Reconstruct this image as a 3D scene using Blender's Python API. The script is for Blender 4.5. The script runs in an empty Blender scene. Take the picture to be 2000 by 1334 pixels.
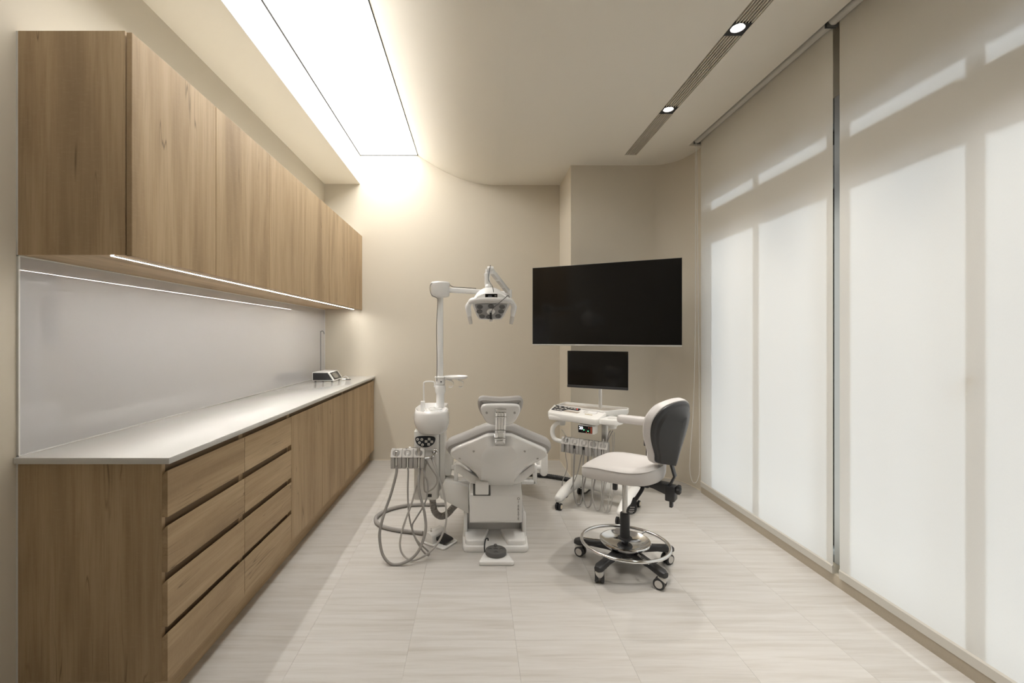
import bpy, bmesh, math, random
from mathutils import Vector, Matrix

# ------------------------------------------------------------------ camera, sky, sun, exposure
SC = bpy.context.scene
COL = SC.collection
FX, CX, CY, EYE = 889.0, 928.0, 657.0, 1.34        # focal length (px of 2000), principal point, eye height
cam_d = bpy.data.cameras.new('camera'); cam = bpy.data.objects.new('camera', cam_d); COL.objects.link(cam)
cam.location = (0, 0, EYE); cam.rotation_euler = (math.radians(90), 0, 0)
cam_d.sensor_width = 36.0; cam_d.lens = FX * 36.0 / 2000.0
cam_d.shift_x = (1000.0 - CX) / 2000.0; cam_d.shift_y = -(667.0 - CY) / 2000.0
cam_d.clip_start = 0.02
SC.camera = cam
world = bpy.data.worlds.new('sky'); SC.world = world; world.use_nodes = True
bg = world.node_tree.nodes['Background']
bg.inputs['Color'].default_value = (0.97, 0.985, 1.0, 1); bg.inputs['Strength'].default_value = 1.3
sun_d = bpy.data.lights.new('sun', 'SUN'); sun = bpy.data.objects.new('sun', sun_d); COL.objects.link(sun)
sun_d.energy = 11.6; sun_d.angle = math.radians(8.0); sun_d.color = (1.0, 0.99, 0.97)
sun.rotation_euler = Vector((-1.0, -0.8, -0.6)).to_track_quat('-Z', 'Y').to_euler()
SC.view_settings.view_transform = 'Standard'; SC.view_settings.look = 'None'
SC.view_settings.exposure = 0.66; SC.view_settings.gamma = 1.0; SC.view_settings.use_curve_mapping = False
SC.cycles.max_bounces = 10; SC.cycles.diffuse_bounces = 6; SC.cycles.glossy_bounces = 4
SC.cycles.transmission_bounces = 4; SC.cycles.transparent_max_bounces = 8
SC.cycles.caustics_reflective = False; SC.cycles.caustics_refractive = False
SC.cycles.sample_clamp_indirect = 6.0
SC.cycles.use_denoising = True
PANEL_STRENGTH, LED_STRENGTH, SPOT_POWER = 5.4, 70.0, 64.0
random.seed(4)

# ------------------------------------------------------------------ helpers
R = math.radians
def at(x, y, Y):                       # the point at depth Y seen at a place of the picture
    return Vector(((x - CX) / FX * Y, Y, EYE - (y - CY) / FX * Y))
def onfloor(x, y, z=0.0):
    Y = (EYE - z) * FX / (y - CY)
    return Vector(((x - CX) / FX * Y, Y, z))

def catmull(pts, n=8, closed=False):
    P = [Vector(p) for p in pts]; m = len(P); out = []
    rng = m if closed else m - 1
    for i in range(rng):
        if closed: p0, p1, p2, p3 = P[i-1], P[i], P[(i+1) % m], P[(i+2) % m]
        else:
            p1, p2 = P[i], P[i+1]
            p0 = P[i-1] if i else p1 * 2 - p2
            p3 = P[i+2] if i + 2 < m else p2 * 2 - p1
        for k in range(n):
            t = k / n
            out.append(0.5 * ((2*p1) + (p2-p0)*t + (2*p0-5*p1+4*p2-p3)*t*t + (3*p1-p0-3*p2+p3)*t**3))
    if not closed: out.append(P[-1])
    return out

def resample(pts, n, closed=True):
    P = [Vector(p) for p in pts]
    if closed: P = P + [P[0]]
    L = [0.0]
    for a, b in zip(P, P[1:]): L.append(L[-1] + (b - a).length)
    tot = L[-1]; out = []; j = 0
    cnt = n if closed else n - 1
    for i in range(n):
        d = tot * i / cnt
        while j < len(L) - 2 and L[j+1] < d: j += 1
        seg = L[j+1] - L[j]
        out.append(P[j].lerp(P[j+1], 0 if seg < 1e-9 else min(1, (d - L[j]) / seg)))
    return out

def rrect(w, h, r, n=5, cx=0.0, cy=0.0):      # rounded rectangle outline, counter-clockwise
    out = []
    for (sx, sy, a0) in ((1, 1, 0), (-1, 1, 90), (-1, -1, 180), (1, -1, 270)):
        for k in range(n + 1):
            a = R(a0 + 90 * k / n)
            out.append((cx + sx*(w/2 - r) + r*math.cos(a), cy + sy*(h/2 - r) + r*math.sin(a)))
    return out

def rpoly(pts, r, n=5):                        # rounds the corners of a 2D polygon
    out = []; m = len(pts)
    rr = r if isinstance(r, (list, tuple)) else [r] * m
    for i in range(m):
        p0, p, p1 = Vector(pts[i-1]), Vector(pts[i]), Vector(pts[(i+1) % m])
        a, b = (p0 - p), (p1 - p)
        d = min(rr[i], a.length * 0.48, b.length * 0.48)
        A, B = p + a.normalized() * d, p + b.normalized() * d
        if d < 1e-6: out.append(tuple(p)); continue
        for k in range(n + 1):
            t = k / n
            q = A * (1-t)**2 + p * 2*t*(1-t) + B * t*t
            out.append((q.x, q.y))
    return out

def inset(pts, d):
    m = len(pts); out = []
    area = sum(pts[i-1][0]*pts[i][1] - pts[i][0]*pts[i-1][1] for i in range(m))
    s = 1 if area > 0 else -1
    for i in range(m):
        a = Vector(pts[i-1]); b = Vector(pts[i]); c = Vector(pts[(i+1) % m])
        e1 = (b - a); e2 = (c - b)
        n1 = Vector((-e1.y, e1.x)); n2 = Vector((-e2.y, e2.x))
        if n1.length > 1e-9: n1.normalize()
        if n2.length > 1e-9: n2.normalize()
        nn = n1 + n2
        if nn.length < 1e-6: nn = n1
        nn.normalize()
        out.append((b.x + nn.x * d * s, b.y + nn.y * d * s))
    return out

class MB:
    """collects shapes into one mesh"""
    def __init__(self): self.bm = bmesh.new()
    def _add(self, t, bevel=0.0, seg=2, angle=30, M=None):
        if bevel > 0:
            bmesh.ops.recalc_face_normals(t, faces=t.faces[:])
            ed = [e for e in t.edges if len(e.link_faces) == 2 and e.calc_face_angle(0) > R(angle)]
            bmesh.ops.bevel(t, geom=ed, offset=bevel, segments=seg, profile=0.5, affect='EDGES', clamp_overlap=True)
        if M is not None: bmesh.ops.transform(t, matrix=M, verts=t.verts[:])
        me = bpy.data.meshes.new('tmp'); t.to_mesh(me); t.free()
        self.bm.from_mesh(me); bpy.data.meshes.remove(me)
        return self
    def box(self, x0, x1, y0, y1, z0, z1, bevel=0.0, seg=2, M=None):
        t = bmesh.new()
        v = [t.verts.new(p) for p in ((x0,y0,z0),(x1,y0,z0),(x1,y1,z0),(x0,y1,z0),(x0,y0,z1),(x1,y0,z1),(x1,y1,z1),(x0,y1,z1))]
        for f in ((0,3,2,1),(4,5,6,7),(0,1,5,4),(1,2,6,5),(2,3,7,6),(3,0,4,7)): t.faces.new([v[i] for i in f])
        return self._add(t, bevel, seg, M=M)
    def prism(self, pts, axis, a, b, bevel=0.0, seg=2, M=None, angle=30):
        """2D polygon extruded along an axis; axis x: pts are (y,z), y: (x,z), z: (x,y)"""
        t = bmesh.new()
        def mk(p, d): return {'x': (d, p[0], p[1]), 'y': (p[0], d, p[1]), 'z': (p[0], p[1], d)}[axis]
        A = [t.verts.new(mk(p, a)) for p in pts]; B = [t.verts.new(mk(p, b)) for p in pts]
        n = len(pts)
        for i in range(n): t.faces.new((A[i-1], A[i], B[i], B[i-1]))
        fa = t.faces.new(A); fb = t.faces.new(list(reversed(B)))
        bmesh.ops.recalc_face_normals(t, faces=t.faces[:])
        return self._add(t, bevel, seg, M=M, angle=angle)
    def loft(self, rings, cap0=True, cap1=True, closed=True, M=None):
        t = bmesh.new()
        V = [[t.verts.new(p) for p in r] for r in rings]
        n = len(rings[0])
        for a, b in zip(V, V[1:]):
            for i in range(n if closed else n - 1):
                j = (i + 1) % n
                t.faces.new((a[i], a[j], b[j], b[i]))
        if cap0: t.faces.new(list(reversed(V[0])))
        if cap1: t.faces.new(V[-1])
        bmesh.ops.recalc_face_normals(t, faces=t.faces[:])
        return self._add(t, M=M)
    def tube(self, pts, r, n=10, smooth=6, closed=False, flat=1.0, M=None, cap=True):
        P = catmull(pts, smooth, closed) if smooth else [Vector(p) for p in pts]
        m = len(P)
        if isinstance(r, (list, tuple)):
            rr = []
            for i in range(m):
                t = i / max(1, m - 1) * (len(r) - 1); k = min(int(t), len(r) - 2); rr.append(r[k] + (r[k+1] - r[k]) * (t - k))
        elif callable(r): rr = [r(i / max(1, m - 1)) for i in range(m)]
        else: rr = [r] * m
        rings = []; up = None
        for i in range(m):
            if closed: T = P[(i+1) % m] - P[i-1]
            else: T = P[min(i+1, m-1)] - P[max(i-1, 0)]
            T.normalize()
            if up is None:
                up = Vector((0, 0, 1)) if abs(T.z) < 0.9 else Vector((1, 0, 0))
            up = up - T * up.dot(T)
            if up.length < 1e-6: up = T.orthogonal()
            up.normalize(); s = T.cross(up)
            rings.append([P[i] + (s * math.cos(2*math.pi*k/n) + up * (math.sin(2*math.pi*k/n) * flat)) * rr[i] for k in range(n)])
        if closed: rings.append(rings[0]); return self.loft(rings, False, False, M=M)
        return self.loft(rings, cap, cap, M=M)
    def cyl(self, p0, p1, r0, r1=None, n=24, bevel=0.0, M=None):
        p0, p1 = Vector(p0), Vector(p1); r1 = r0 if r1 is None else r1
        ax = (p1 - p0); L = ax.length; ax.normalize()
        if bevel > 0:
            prof = [(max(r0 - bevel, 0), 0), (r0 - bevel*0.3, bevel*0.3), (r0, bevel), (r1, L - bevel), (r1 - bevel*0.3, L - bevel*0.3), (max(r1 - bevel, 0), L)]
        else: prof = [(r0, 0), (r1, L)]
        u = ax.orthogonal().normalized(); w = ax.cross(u)
        rings = [[p0 + ax*h + (u*math.cos(2*math.pi*k/n) + w*math.sin(2*math.pi*k/n))*r for k in range(n)] for r, h in prof]
        return self.loft(rings, M=M)
    def lathe(self, prof, c=(0,0,0), n=32, M=None, caps=True):
        c = Vector(c)
        rings = [[c + Vector((r*math.cos(2*math.pi*k/n), r*math.sin(2*math.pi*k/n), z)) for k in range(n)] for r, z in prof]
        return self.loft(rings, caps, caps, M=M)
    def pad(self, outline, layers, M=None, dome=0.0):
        """cushion-like solid: (inset, height) layers of one outline, optionally with a domed last face"""
        rings = []
        for d, z in layers:
            o = inset(outline, d) if d else outline
            rings.append([(p[0], p[1], z) for p in o])
        if dome:
            last = rings[-1]; c = Vector((sum(p[0] for p in last)/len(last), sum(p[1] for p in last)/len(last), last[0][2]))
            base = rings[-1]
            for s in (0.8, 0.55, 0.25, 0.04):
                rings.append([(c.x + (p[0]-c.x)*s, c.y + (p[1]-c.y)*s, c.z + dome*(1 - s*s)) for p in base])
        return self.loft(rings, M=M)
    def ball(self, c, r, M=None, n=16):
        c = Vector(c); r = Vector((r, r, r)) if not hasattr(r, '__len__') else Vector(r)
        rings = []
        for i in range(1, n // 2):
            a = math.pi * i / (n // 2)
            rings.append([c + Vector((r.x*math.sin(a)*math.cos(2*math.pi*k/n), r.y*math.sin(a)*math.sin(2*math.pi*k/n), -r.z*math.cos(a))) for k in range(n)])
        return self.loft(rings, M=M)
    def mesh(self, me, M=None):
        t = bmesh.new(); t.from_mesh(me); return self._add(t, M=M)
    def data(self, name, mat, smooth=35):
        me = bpy.data.meshes.new(name); self.bm.to_mesh(me); self.bm.free()
        if smooth:
            me.shade_smooth(); me.set_sharp_from_angle(angle=R(smooth))
        if mat is not None: me.materials.append(mat)
        return me
    def build(self, name, mat, parent=None, world=True, smooth=35, label=None):
        """links the mesh; with world=True the shapes were given in world coordinates"""
        if parent is not None and world:
            bmesh.ops.transform(self.bm, matrix=parent_world(parent).inverted(), verts=self.bm.verts[:])
        me = self.data(name, mat, smooth)
        o = bpy.data.objects.new(name, me); COL.objects.link(o)
        if parent is not None: o.parent = parent
        if label: o['label'] = label
        return o

def parent_world(o):
    M = o.matrix_basis.copy()
    while o.parent is not None:
        o = o.parent; M = o.matrix_basis @ M
    return M
def tag(o, label, cat, group=None, kind=None):
    o['label'] = label; o['category'] = cat
    if group: o['group'] = group
    if kind: o['kind'] = kind
    return o
def thing(name, label, cat, loc=(0,0,0), rz=0.0, group=None):
    o = bpy.data.objects.new(name, None); COL.objects.link(o)
    o.empty_display_size = 0.05
    o.location = loc; o.rotation_euler = (0, 0, R(rz))
    return tag(o, label, cat, group)
def struct(name, mb, mat, parent=None, smooth=35, label=None):
    o = mb.build(name, mat, parent, smooth=smooth)
    if parent is None: o['kind'] = 'structure'
    if label: o['label'] = label
    return o
def textmesh(s, size, extrude=0.0004, align='CENTER'):
    c = bpy.data.curves.new('lettering', 'FONT'); c.body = s; c.size = size; c.extrude = extrude; c.align_x = align; c.align_y = 'CENTER'; c.resolution_u = 3
    o = bpy.data.objects.new('lettering', c); COL.objects.link(o)
    bpy.context.view_layer.update()
    me = bpy.data.meshes.new_from_object(o.evaluated_get(bpy.context.evaluated_depsgraph_get()))
    bpy.data.objects.remove(o); bpy.data.curves.remove(c)
    return me
def frame(o, x, y, z):                  # matrix with the given origin and axes
    return Matrix(((x[0], y[0], z[0], o[0]), (x[1], y[1], z[1], o[1]), (x[2], y[2], z[2], o[2]), (0, 0, 0, 1)))

# ------------------------------------------------------------------ materials
def newmat(name):
    m = bpy.data.materials.new(name); m.use_nodes = True
    nt = m.node_tree; b = nt.nodes['Principled BSDF']
    return m, nt, b
def plain(name, rgb, rough=0.5, metal=0.0, coat=0.0, spec=0.5, bump=0.0, bscale=400.0, vary=0.0):
    m, nt, b = newmat(name)
    b.inputs['Base Color'].default_value = (*rgb, 1); b.inputs['Roughness'].default_value = rough
    b.inputs['Metallic'].default_value = metal; b.inputs['Coat Weight'].default_value = coat
    b.inputs['Coat Roughness'].default_value = 0.04; b.inputs['Specular IOR Level'].default_value = spec
    tc = nt.nodes.new('ShaderNodeTexCoord')
    if bump or vary:
        nz = nt.nodes.new('ShaderNodeTexNoise'); nz.inputs['Scale'].default_value = bscale; nz.inputs['Detail'].default_value = 3
        nt.links.new(tc.outputs['Object'], nz.inputs['Vector'])
    if bump:
        bp = nt.nodes.new('ShaderNodeBump'); bp.inputs['Strength'].default_value = bump; bp.inputs['Distance'].default_value = 0.001
        nt.links.new(nz.outputs['Fac'], bp.inputs['Height']); nt.links.new(bp.outputs['Normal'], b.inputs['Normal'])
    if vary:
        mx = nt.nodes.new('ShaderNodeMix'); mx.data_type = 'RGBA'
        mx.inputs['A'].default_value = (*[c*(1-vary) for c in rgb], 1); mx.inputs['B'].default_value = (*[min(1, c*(1+vary)) for c in rgb], 1)
        nt.links.new(nz.outputs['Fac'], mx.inputs['Factor']); nt.links.new(mx.outputs['Result'], b.inputs['Base Color'])
    return m
def emit(name, rgb, s):
    m, nt, b = newmat(name)
    b.inputs['Base Color'].default_value = (*rgb, 1); b.inputs['Emission Color'].default_value = (*rgb, 1); b.inputs['Emission Strength'].default_value = s
    return m
def math_node(nt, op, a, b=None, clamp=False):
    n = nt.nodes.new('ShaderNodeMath'); n.operation = op; n.use_clamp = clamp
    for i, v in enumerate((a, b)):
        if v is None: continue
        if isinstance(v, (int, float)): n.inputs[i].default_value = v
        else: nt.links.new(v, n.inputs[i])
    return n.outputs[0]
def ramp(nt, fac, stops):
    r = nt.nodes.new('ShaderNodeValToRGB'); nt.links.new(fac, r.inputs['Fac'])
    el = r.color_ramp.elements
    while len(el) < len(stops): el.new(0.5)
    for e, (p, c) in zip(el, stops): e.position = p; e.color = (*c, 1)
    return r.outputs['Color']
def stretched(nt, vec, scale, w):
    mp = nt.nodes.new('ShaderNodeMapping'); mp.inputs['Scale'].default_value = scale; nt.links.new(vec, mp.inputs['Vector'])
    return mp.outputs['Vector']
def noise(nt, vec, scale, detail=4, w=None, rough=0.55, dist=0.0):
    n = nt.nodes.new('ShaderNodeTexNoise'); n.noise_dimensions = '4D'
    n.inputs['Scale'].default_value = scale; n.inputs['Detail'].default_value = detail; n.inputs['Roughness'].default_value = rough; n.inputs['Distortion'].default_value = dist
    nt.links.new(vec, n.inputs['Vector'])
    if w is not None: nt.links.new(w, n.inputs['W'])
    return n.outputs['Fac']
def mixc(nt, fac, a, b, mode='MIX'):
    n = nt.nodes.new('ShaderNodeMix'); n.data_type = 'RGBA'; n.blend_type = mode
    if isinstance(fac, (int, float)): n.inputs['Factor'].default_value = fac
    else: nt.links.new(fac, n.inputs['Factor'])
    for k, v in (('A', a), ('B', b)):
        if isinstance(v, tuple): n.inputs[k].default_value = (*v, 1)
        else: nt.links.new(v, n.inputs[k])
    return n.outputs['Result']

def oak(name, grain):                   # grain: 'z' upright, 'y' along the cabinet run
    m, nt, b = newmat(name)
    tc = nt.nodes.new('ShaderNodeTexCoord'); oi = nt.nodes.new('ShaderNodeObjectInfo')
    w = math_node(nt, 'MULTIPLY', oi.outputs['Random'], 37.0)
    sc = lambda k: (1, 1, k) if grain == 'z' else (1, k, 1)
    v = tc.outputs['Object']
    broad = noise(nt, stretched(nt, v, sc(0.10), w), 9.0, 3, w, 0.5, 0.6)
    mid = noise(nt, stretched(nt, v, sc(0.05), w), 38.0, 4, w, 0.6, 0.3)
    fine = noise(nt, stretched(nt, v, sc(0.03), w), 170.0, 3, w, 0.6)
    cross = noise(nt, stretched(nt, v, (0.25, 0.25, 1) if grain == 'z' else (0.25, 1, 0.25), w), 150.0, 2, w)
    c = ramp(nt, broad, [(0.30, (0.36, 0.255, 0.150)), (0.50, (0.505, 0.372, 0.226)), (0.70, (0.60, 0.455, 0.288))])
    c = mixc(nt, math_node(nt, 'MULTIPLY', math_node(nt, 'SUBTRACT', mid, 0.44), 1.7, True), c, (0.325, 0.226, 0.128))
    c = mixc(nt, math_node(nt, 'MULTIPLY', math_node(nt, 'SUBTRACT', fine, 0.48), 1.9, True), c, (0.345, 0.242, 0.14))
    c = mixc(nt, math_node(nt, 'MULTIPLY', math_node(nt, 'SUBTRACT', cross, 0.52), 0.8, True), c, (0.56, 0.43, 0.285))
    # thin dark cracks where a slow stretched field crosses its mean, broken up by a second field
    cr = noise(nt, stretched(nt, v, sc(0.055), w), 15.0, 2, w, 0.45, 0.15)
    line = math_node(nt, 'SUBTRACT', 1.0, math_node(nt, 'MULTIPLY', math_node(nt, 'ABSOLUTE', math_node(nt, 'SUBTRACT', cr, 0.5)), 150.0), True)
    brk = noise(nt, stretched(nt, v, sc(0.5), w), 7.0, 2, w)
    line = math_node(nt, 'MULTIPLY', line, math_node(nt, 'MULTIPLY', math_node(nt, 'SUBTRACT', brk, 0.50), 9.0, True), True)
    c = mixc(nt, math_node(nt, 'MULTIPLY', line, 0.62), c, (0.060, 0.036, 0.018))
    vo = nt.nodes.new('ShaderNodeTexVoronoi'); vo.voronoi_dimensions = '4D'; vo.inputs['Scale'].default_value = 4.2
    nt.links.new(stretched(nt, v, sc(0.75), w), vo.inputs['Vector']); nt.links.new(w, vo.inputs['W'])
    knot = math_node(nt, 'MULTIPLY', math_node(nt, 'SUBTRACT', 0.075, vo.outputs['Distance']), 22.0, True)
    c = mixc(nt, math_node(nt, 'MULTIPLY', knot, 0.6), c, (0.085, 0.050, 0.026))
    nt.links.new(c, b.inputs['Base Color']); b.inputs['Roughness'].default_value = 0.52; b.inputs['Specular IOR Level'].default_value = 0.3
    bp = nt.nodes.new('ShaderNodeBump'); bp.inputs['Strength'].default_value = 0.25; bp.inputs['Distance'].default_value = 0.0006
    nt.links.new(fine, bp.inputs['Height']); nt.links.new(bp.outputs['Normal'], b.inputs['Normal'])
    return m

def tile_mat():
    m, nt, b = newmat('floor_vinyl')
    tc = nt.nodes.new('ShaderNodeTexCoord'); oi = nt.nodes.new('ShaderNodeObjectInfo'); v = tc.outputs['Object']
    w = math_node(nt, 'MULTIPLY', oi.outputs['Random'], 53.0)
    a = noise(nt, stretched(nt, v, (0.07, 1, 1), w), 26.0, 5, w, 0.6, 0.4)
    f = noise(nt, stretched(nt, v, (0.035, 1, 1), w), 110.0, 4, w, 0.6)
    g = noise(nt, stretched(nt, v, (0.25, 1, 1), w), 5.0, 3, w)
    c = ramp(nt, a, [(0.28, (0.43, 0.402, 0.365)), (0.50, (0.515, 0.494, 0.467)), (0.72, (0.565, 0.55, 0.53))])
    c = mixc(nt, math_node(nt, 'MULTIPLY', math_node(nt, 'SUBTRACT', f, 0.50), 1.6, True), c, (0.37, 0.345, 0.31))
    c = mixc(nt, math_node(nt, 'MULTIPLY', math_node(nt, 'SUBTRACT', g, 0.45), 1.0, True), c, (0.515, 0.50, 0.478))
    hs = nt.nodes.new('ShaderNodeHueSaturation'); nt.links.new(c, hs.inputs['Color'])
    nt.links.new(math_node(nt, 'ADD', math_node(nt, 'MULTIPLY', oi.outputs['Random'], 0.05), 0.975), hs.inputs['Value'])
    nt.links.new(hs.outputs['Color'], b.inputs['Base Color'])
    b.inputs['Roughness'].default_value = 0.42; b.inputs['Specular IOR Level'].default_value = 0.35
    bp = nt.nodes.new('ShaderNodeBump'); bp.inputs['Strength'].default_value = 0.15; bp.inputs['Distance'].default_value = 0.0006
    nt.links.new(f, bp.inputs['Height']); nt.links.new(bp.outputs['Normal'], b.inputs['Normal'])
    return m

def blind_mat():
    m = bpy.data.materials.new('blind_fabric'); m.use_nodes = True; nt = m.node_tree; nt.nodes.clear()
    out = nt.nodes.new('ShaderNodeOutputMaterial')
    d = nt.nodes.new('ShaderNodeBsdfDiffuse'); t = nt.nodes.new('ShaderNodeBsdfTranslucent'); ad = nt.nodes.new('ShaderNodeAddShader')
    tc = nt.nodes.new('ShaderNodeTexCoord')
    wv = noise(nt, stretched(nt, tc.outputs['Object'], (1, 1, 0.15), None), 700.0, 2)
    nt.links.new(mixc(nt, wv, (0.58, 0.55, 0.49), (0.63, 0.60, 0.54)), d.inputs['Color'])
    t.inputs['Color'].default_value = (0.256, 0.279, 0.312, 1)
    nt.links.new(d.outputs[0], ad.inputs[0]); nt.links.new(t.outputs[0], ad.inputs[1]); nt.links.new(ad.outputs[0], out.inputs['Surface'])
    return m
def pane_mat(name, tint=(0.93, 0.96, 0.96)):
    m = bpy.data.materials.new(name); m.use_nodes = True; nt = m.node_tree; nt.nodes.clear()
    out = nt.nodes.new('ShaderNodeOutputMaterial'); tr = nt.nodes.new('ShaderNodeBsdfTransparent'); gl = nt.nodes.new('ShaderNodeBsdfGlossy'); mx = nt.nodes.new('ShaderNodeMixShader')
    fr = nt.nodes.new('ShaderNodeFresnel'); fr.inputs['IOR'].default_value = 1.45
    tr.inputs['Color'].default_value = (*tint, 1); gl.inputs['Roughness'].default_value = 0.02
    nt.links.new(fr.outputs[0], mx.inputs[0]); nt.links.new(tr.outputs[0], mx.inputs[1]); nt.links.new(gl.outputs[0], mx.inputs[2]); nt.links.new(mx.outputs[0], out.inputs['Surface'])
    return m

M = {}
M['wall'] = plain('wall_paint', (0.61, 0.556, 0.462), 0.75, bump=0.10, bscale=900)
M['ceiling'] = plain('ceiling_paint', (0.80, 0.76, 0.68), 0.8, bump=0.08, bscale=900)
M['soffit'] = plain('light_cove_paint', (0.80, 0.735, 0.62), 0.8, bump=0.08, bscale=900)
M['cove'] = plain('light_cove_white', (0.80, 0.79, 0.77), 0.6)
M['kerb'] = plain('kerb_paint', (0.50, 0.44, 0.35), 0.6, bump=0.15, bscale=120, vary=0.06)
M['bead'] = plain('sealant_bead', (0.70, 0.63, 0.50), 0.5)
M['tile'] = tile_mat()
M['screed'] = plain('floor_adhesive', (0.52, 0.48, 0.43), 0.9)
M['oak_z'] = oak('oak_upright', 'z'); M['oak_y'] = oak('oak_lengthwise', 'y')
M['groove'] = plain('grip_profile', (0.20, 0.135, 0.075), 0.6)
M['worktop'] = plain('white_quartz', (0.67, 0.662, 0.642), 0.16, coat=0.3, bscale=60, vary=0.01)
M['splash'] = plain('painted_glass', (0.54, 0.535, 0.55), 0.35, coat=1.0, spec=0.5)
M['splash'].node_tree.nodes['Principled BSDF'].inputs['Coat IOR'].default_value = 1.9
M['splash'].node_tree.nodes['Principled BSDF'].inputs['Coat Roughness'].default_value = 0.0
M['splash_edge'] = plain('glass_edge', (0.80, 0.80, 0.78), 0.2)
M['blind'] = blind_mat()
M['hem'] = plain('hem_bar', (0.62, 0.60, 0.55), 0.4)
M['alu'] = plain('grey_aluminium', (0.20, 0.205, 0.21), 0.4, metal=0.3)
M['alu_pale'] = plain('pale_aluminium', (0.60, 0.61, 0.62), 0.4, metal=0.2)
M['pane'] = pane_mat('window_glass')
M['grille'] = plain('grille_slat', (0.74, 0.69, 0.60), 0.5)
M['black'] = plain('matt_black', (0.012, 0.012, 0.013), 0.55)
M['panel_light'] = emit('stretch_light', (1.0, 0.985, 0.955), PANEL_STRENGTH)
M['led'] = emit('led_tape', (1.0, 0.965, 0.91), LED_STRENGTH)
M['downlight'] = emit('downlight_lens', (1.0, 0.96, 0.90), 45.0)
M['asphalt'] = plain('dark_asphalt', (0.05, 0.05, 0.052), 0.9, bscale=8, vary=0.2)
M['exterior'] = plain('pale_concrete', (0.5, 0.5, 0.48), 0.9, bscale=3, vary=0.1)

# ------------------------------------------------------------------ room shell
LX, FY, BY = -1.632, 4.928, -2.6            # inner face of the cabinet wall, far wall, wall behind the camera
CZ, PZ = 2.978, 3.30                           # flat ceiling, luminous panel height
fl = struct('floor', MB().box(-1.9, 3.3, BY - 0.2, 5.2, -0.12, -0.004), M['screed'], smooth=0)
TW = 0.464
def tile_data(w, d):
    return MB().box(-w/2 + 0.0002, w/2 - 0.0002, -d/2 + 0.0002, d/2 - 0.0002, -0.004, 0.0, bevel=0.0003, seg=1).data('tile', M['tile'], 30)
cache = {}
xs = [LX] + [round(0.178 + TW*k, 4) for k in range(-3, 4)] + [2.03]
ys = [BY] + [round(2.009 + TW*k, 4) for k in range(-9, 7)] + [FY]
for i in range(len(xs) - 1):
    for j in range(len(ys) - 1):
        w, d = xs[i+1] - xs[i], ys[j+1] - ys[j]
        k = (round(w, 3), round(d, 3))
        if k not in cache: cache[k] = tile_data(w, d)
        o = bpy.data.objects.new('tile', cache[k]); COL.objects.link(o)
        o.location = ((xs[i] + xs[i+1]) / 2, (ys[j] + ys[j+1]) / 2, 0); o.parent = fl

struct('wall_left', MB().box(LX - 0.12, LX, BY - 0.1, FY + 0.1, -0.1, 3.45), M['wall'], smooth=0)
struct('wall_far', MB().box(LX, 1.2, FY, FY + 0.12, -0.1, 3.45), M['wall'], smooth=0)
struct('wall_back', MB().box(LX, 2.3, BY - 0.12, BY, -0.1, 3.45), plain('darkened_wall_paint', (0.16, 0.14, 0.12), 0.7, bump=0.1, bscale=900), smooth=0)  # unseen wall, darkened to keep bounced light off the cabinet ends
bend = [(1.676, 4.35), (1.735, 4.343), (1.795, 4.318), (1.866, 4.26), (1.915, 4.17), (1.945, 4.06), (1.957, 3.954)]
bend = [(p.x, p.y) for p in catmull([(x, y, 0) for x, y in bend], 5)]
pier = [(0.915, 5.05), (0.915, 4.35)] + bend + [(1.960, 3.905), (2.16, 3.905), (2.16, 5.05)]
struct('wall_pier', MB().prism(pier, 'z', -0.1, 3.45), M['wall'])
beadp = [(0.915, FY), (0.915, 4.35)] + bend
b = MB()
for (p, q) in zip(beadp, beadp[1:]): b.tube([(p[0], p[1], 0.002), (q[0], q[1], 0.002)], 0.004, 6, 0)
b.tube([(LX, FY, 0.002), (0.915, FY, 0.002)], 0.004, 6, 0)
struct('baseboard_bead', b, M['bead'])
b = MB()
for (p, q) in zip(beadp[1:], beadp[2:]): b.tube([(p[0], p[1], CZ - 0.001), (q[0], q[1], CZ - 0.001)], 0.003, 6, 0)
b.tube([(0.915, FY, CZ - 0.001), (0.915, 4.35, CZ - 0.001)], 0.003, 6, 0)
struct('trim_ceiling', b, M['ceiling'])

GX0, GX1, GY1 = 1.348, 1.458, 4.114             # linear grille slot
PX0, PY1 = 1.834, 3.913                          # blind pocket
c = MB()
Y0, Y1 = BY, FY + 0.02
c.box(0.195, GX0, Y0, Y1, CZ, CZ + 0.1)
c.box(GX0, GX1, GY1, Y1, CZ, CZ + 0.1)
c.box(GX1, PX0, Y0, Y1, CZ, CZ + 0.1)
c.box(PX0, 2.4, PY1, Y1, CZ, CZ + 0.1)
c.box(GX0 - 0.06, GX1 + 0.06, Y0, GY1 + 0.06, CZ + 0.09, CZ + 0.15)
c.box(PX0 - 0.03, 2.4, Y0, PY1 + 0.03, CZ + 0.16, CZ + 0.22)
c.box(PX0 - 0.03, PX0, Y0, PY1 + 0.03, CZ + 0.05, CZ + 0.2)
c.box(PX0 - 0.03, 2.4, PY1, PY1 + 0.03, CZ + 0.05, CZ + 0.2)
c.box(LX, 2.4, Y0, Y1, 3.40, 3.45)
curve = [(816.6, 303.7), (834, 315.2), (860, 330.6), (886, 343.4), (912, 353.0), (938, 359.0), (958, 361.3)]
arc = [((x - CX) / FX * FY, EYE - (y - CY) / FX * FY) for x, y in curve]
arc = [(p.x, p.y) for p in catmull([(x, z, 0) for x, z in arc], 6)] + [(0.2, CZ)]
PXR = arc[0][0]; PXL = -1.250
arc[0] = (PXR, PZ)
sec = arc + [(0.2, 3.42), (PXR + 0.02, 3.42)]
sec = arc + [(0.2, CZ + 0.08)] + [(x, z + 0.08) for x, z in reversed(arc[:-1])]
c.prism(sec, 'y', Y0, Y1)
ceil_o = struct('ceiling', c, M['ceiling'])
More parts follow.
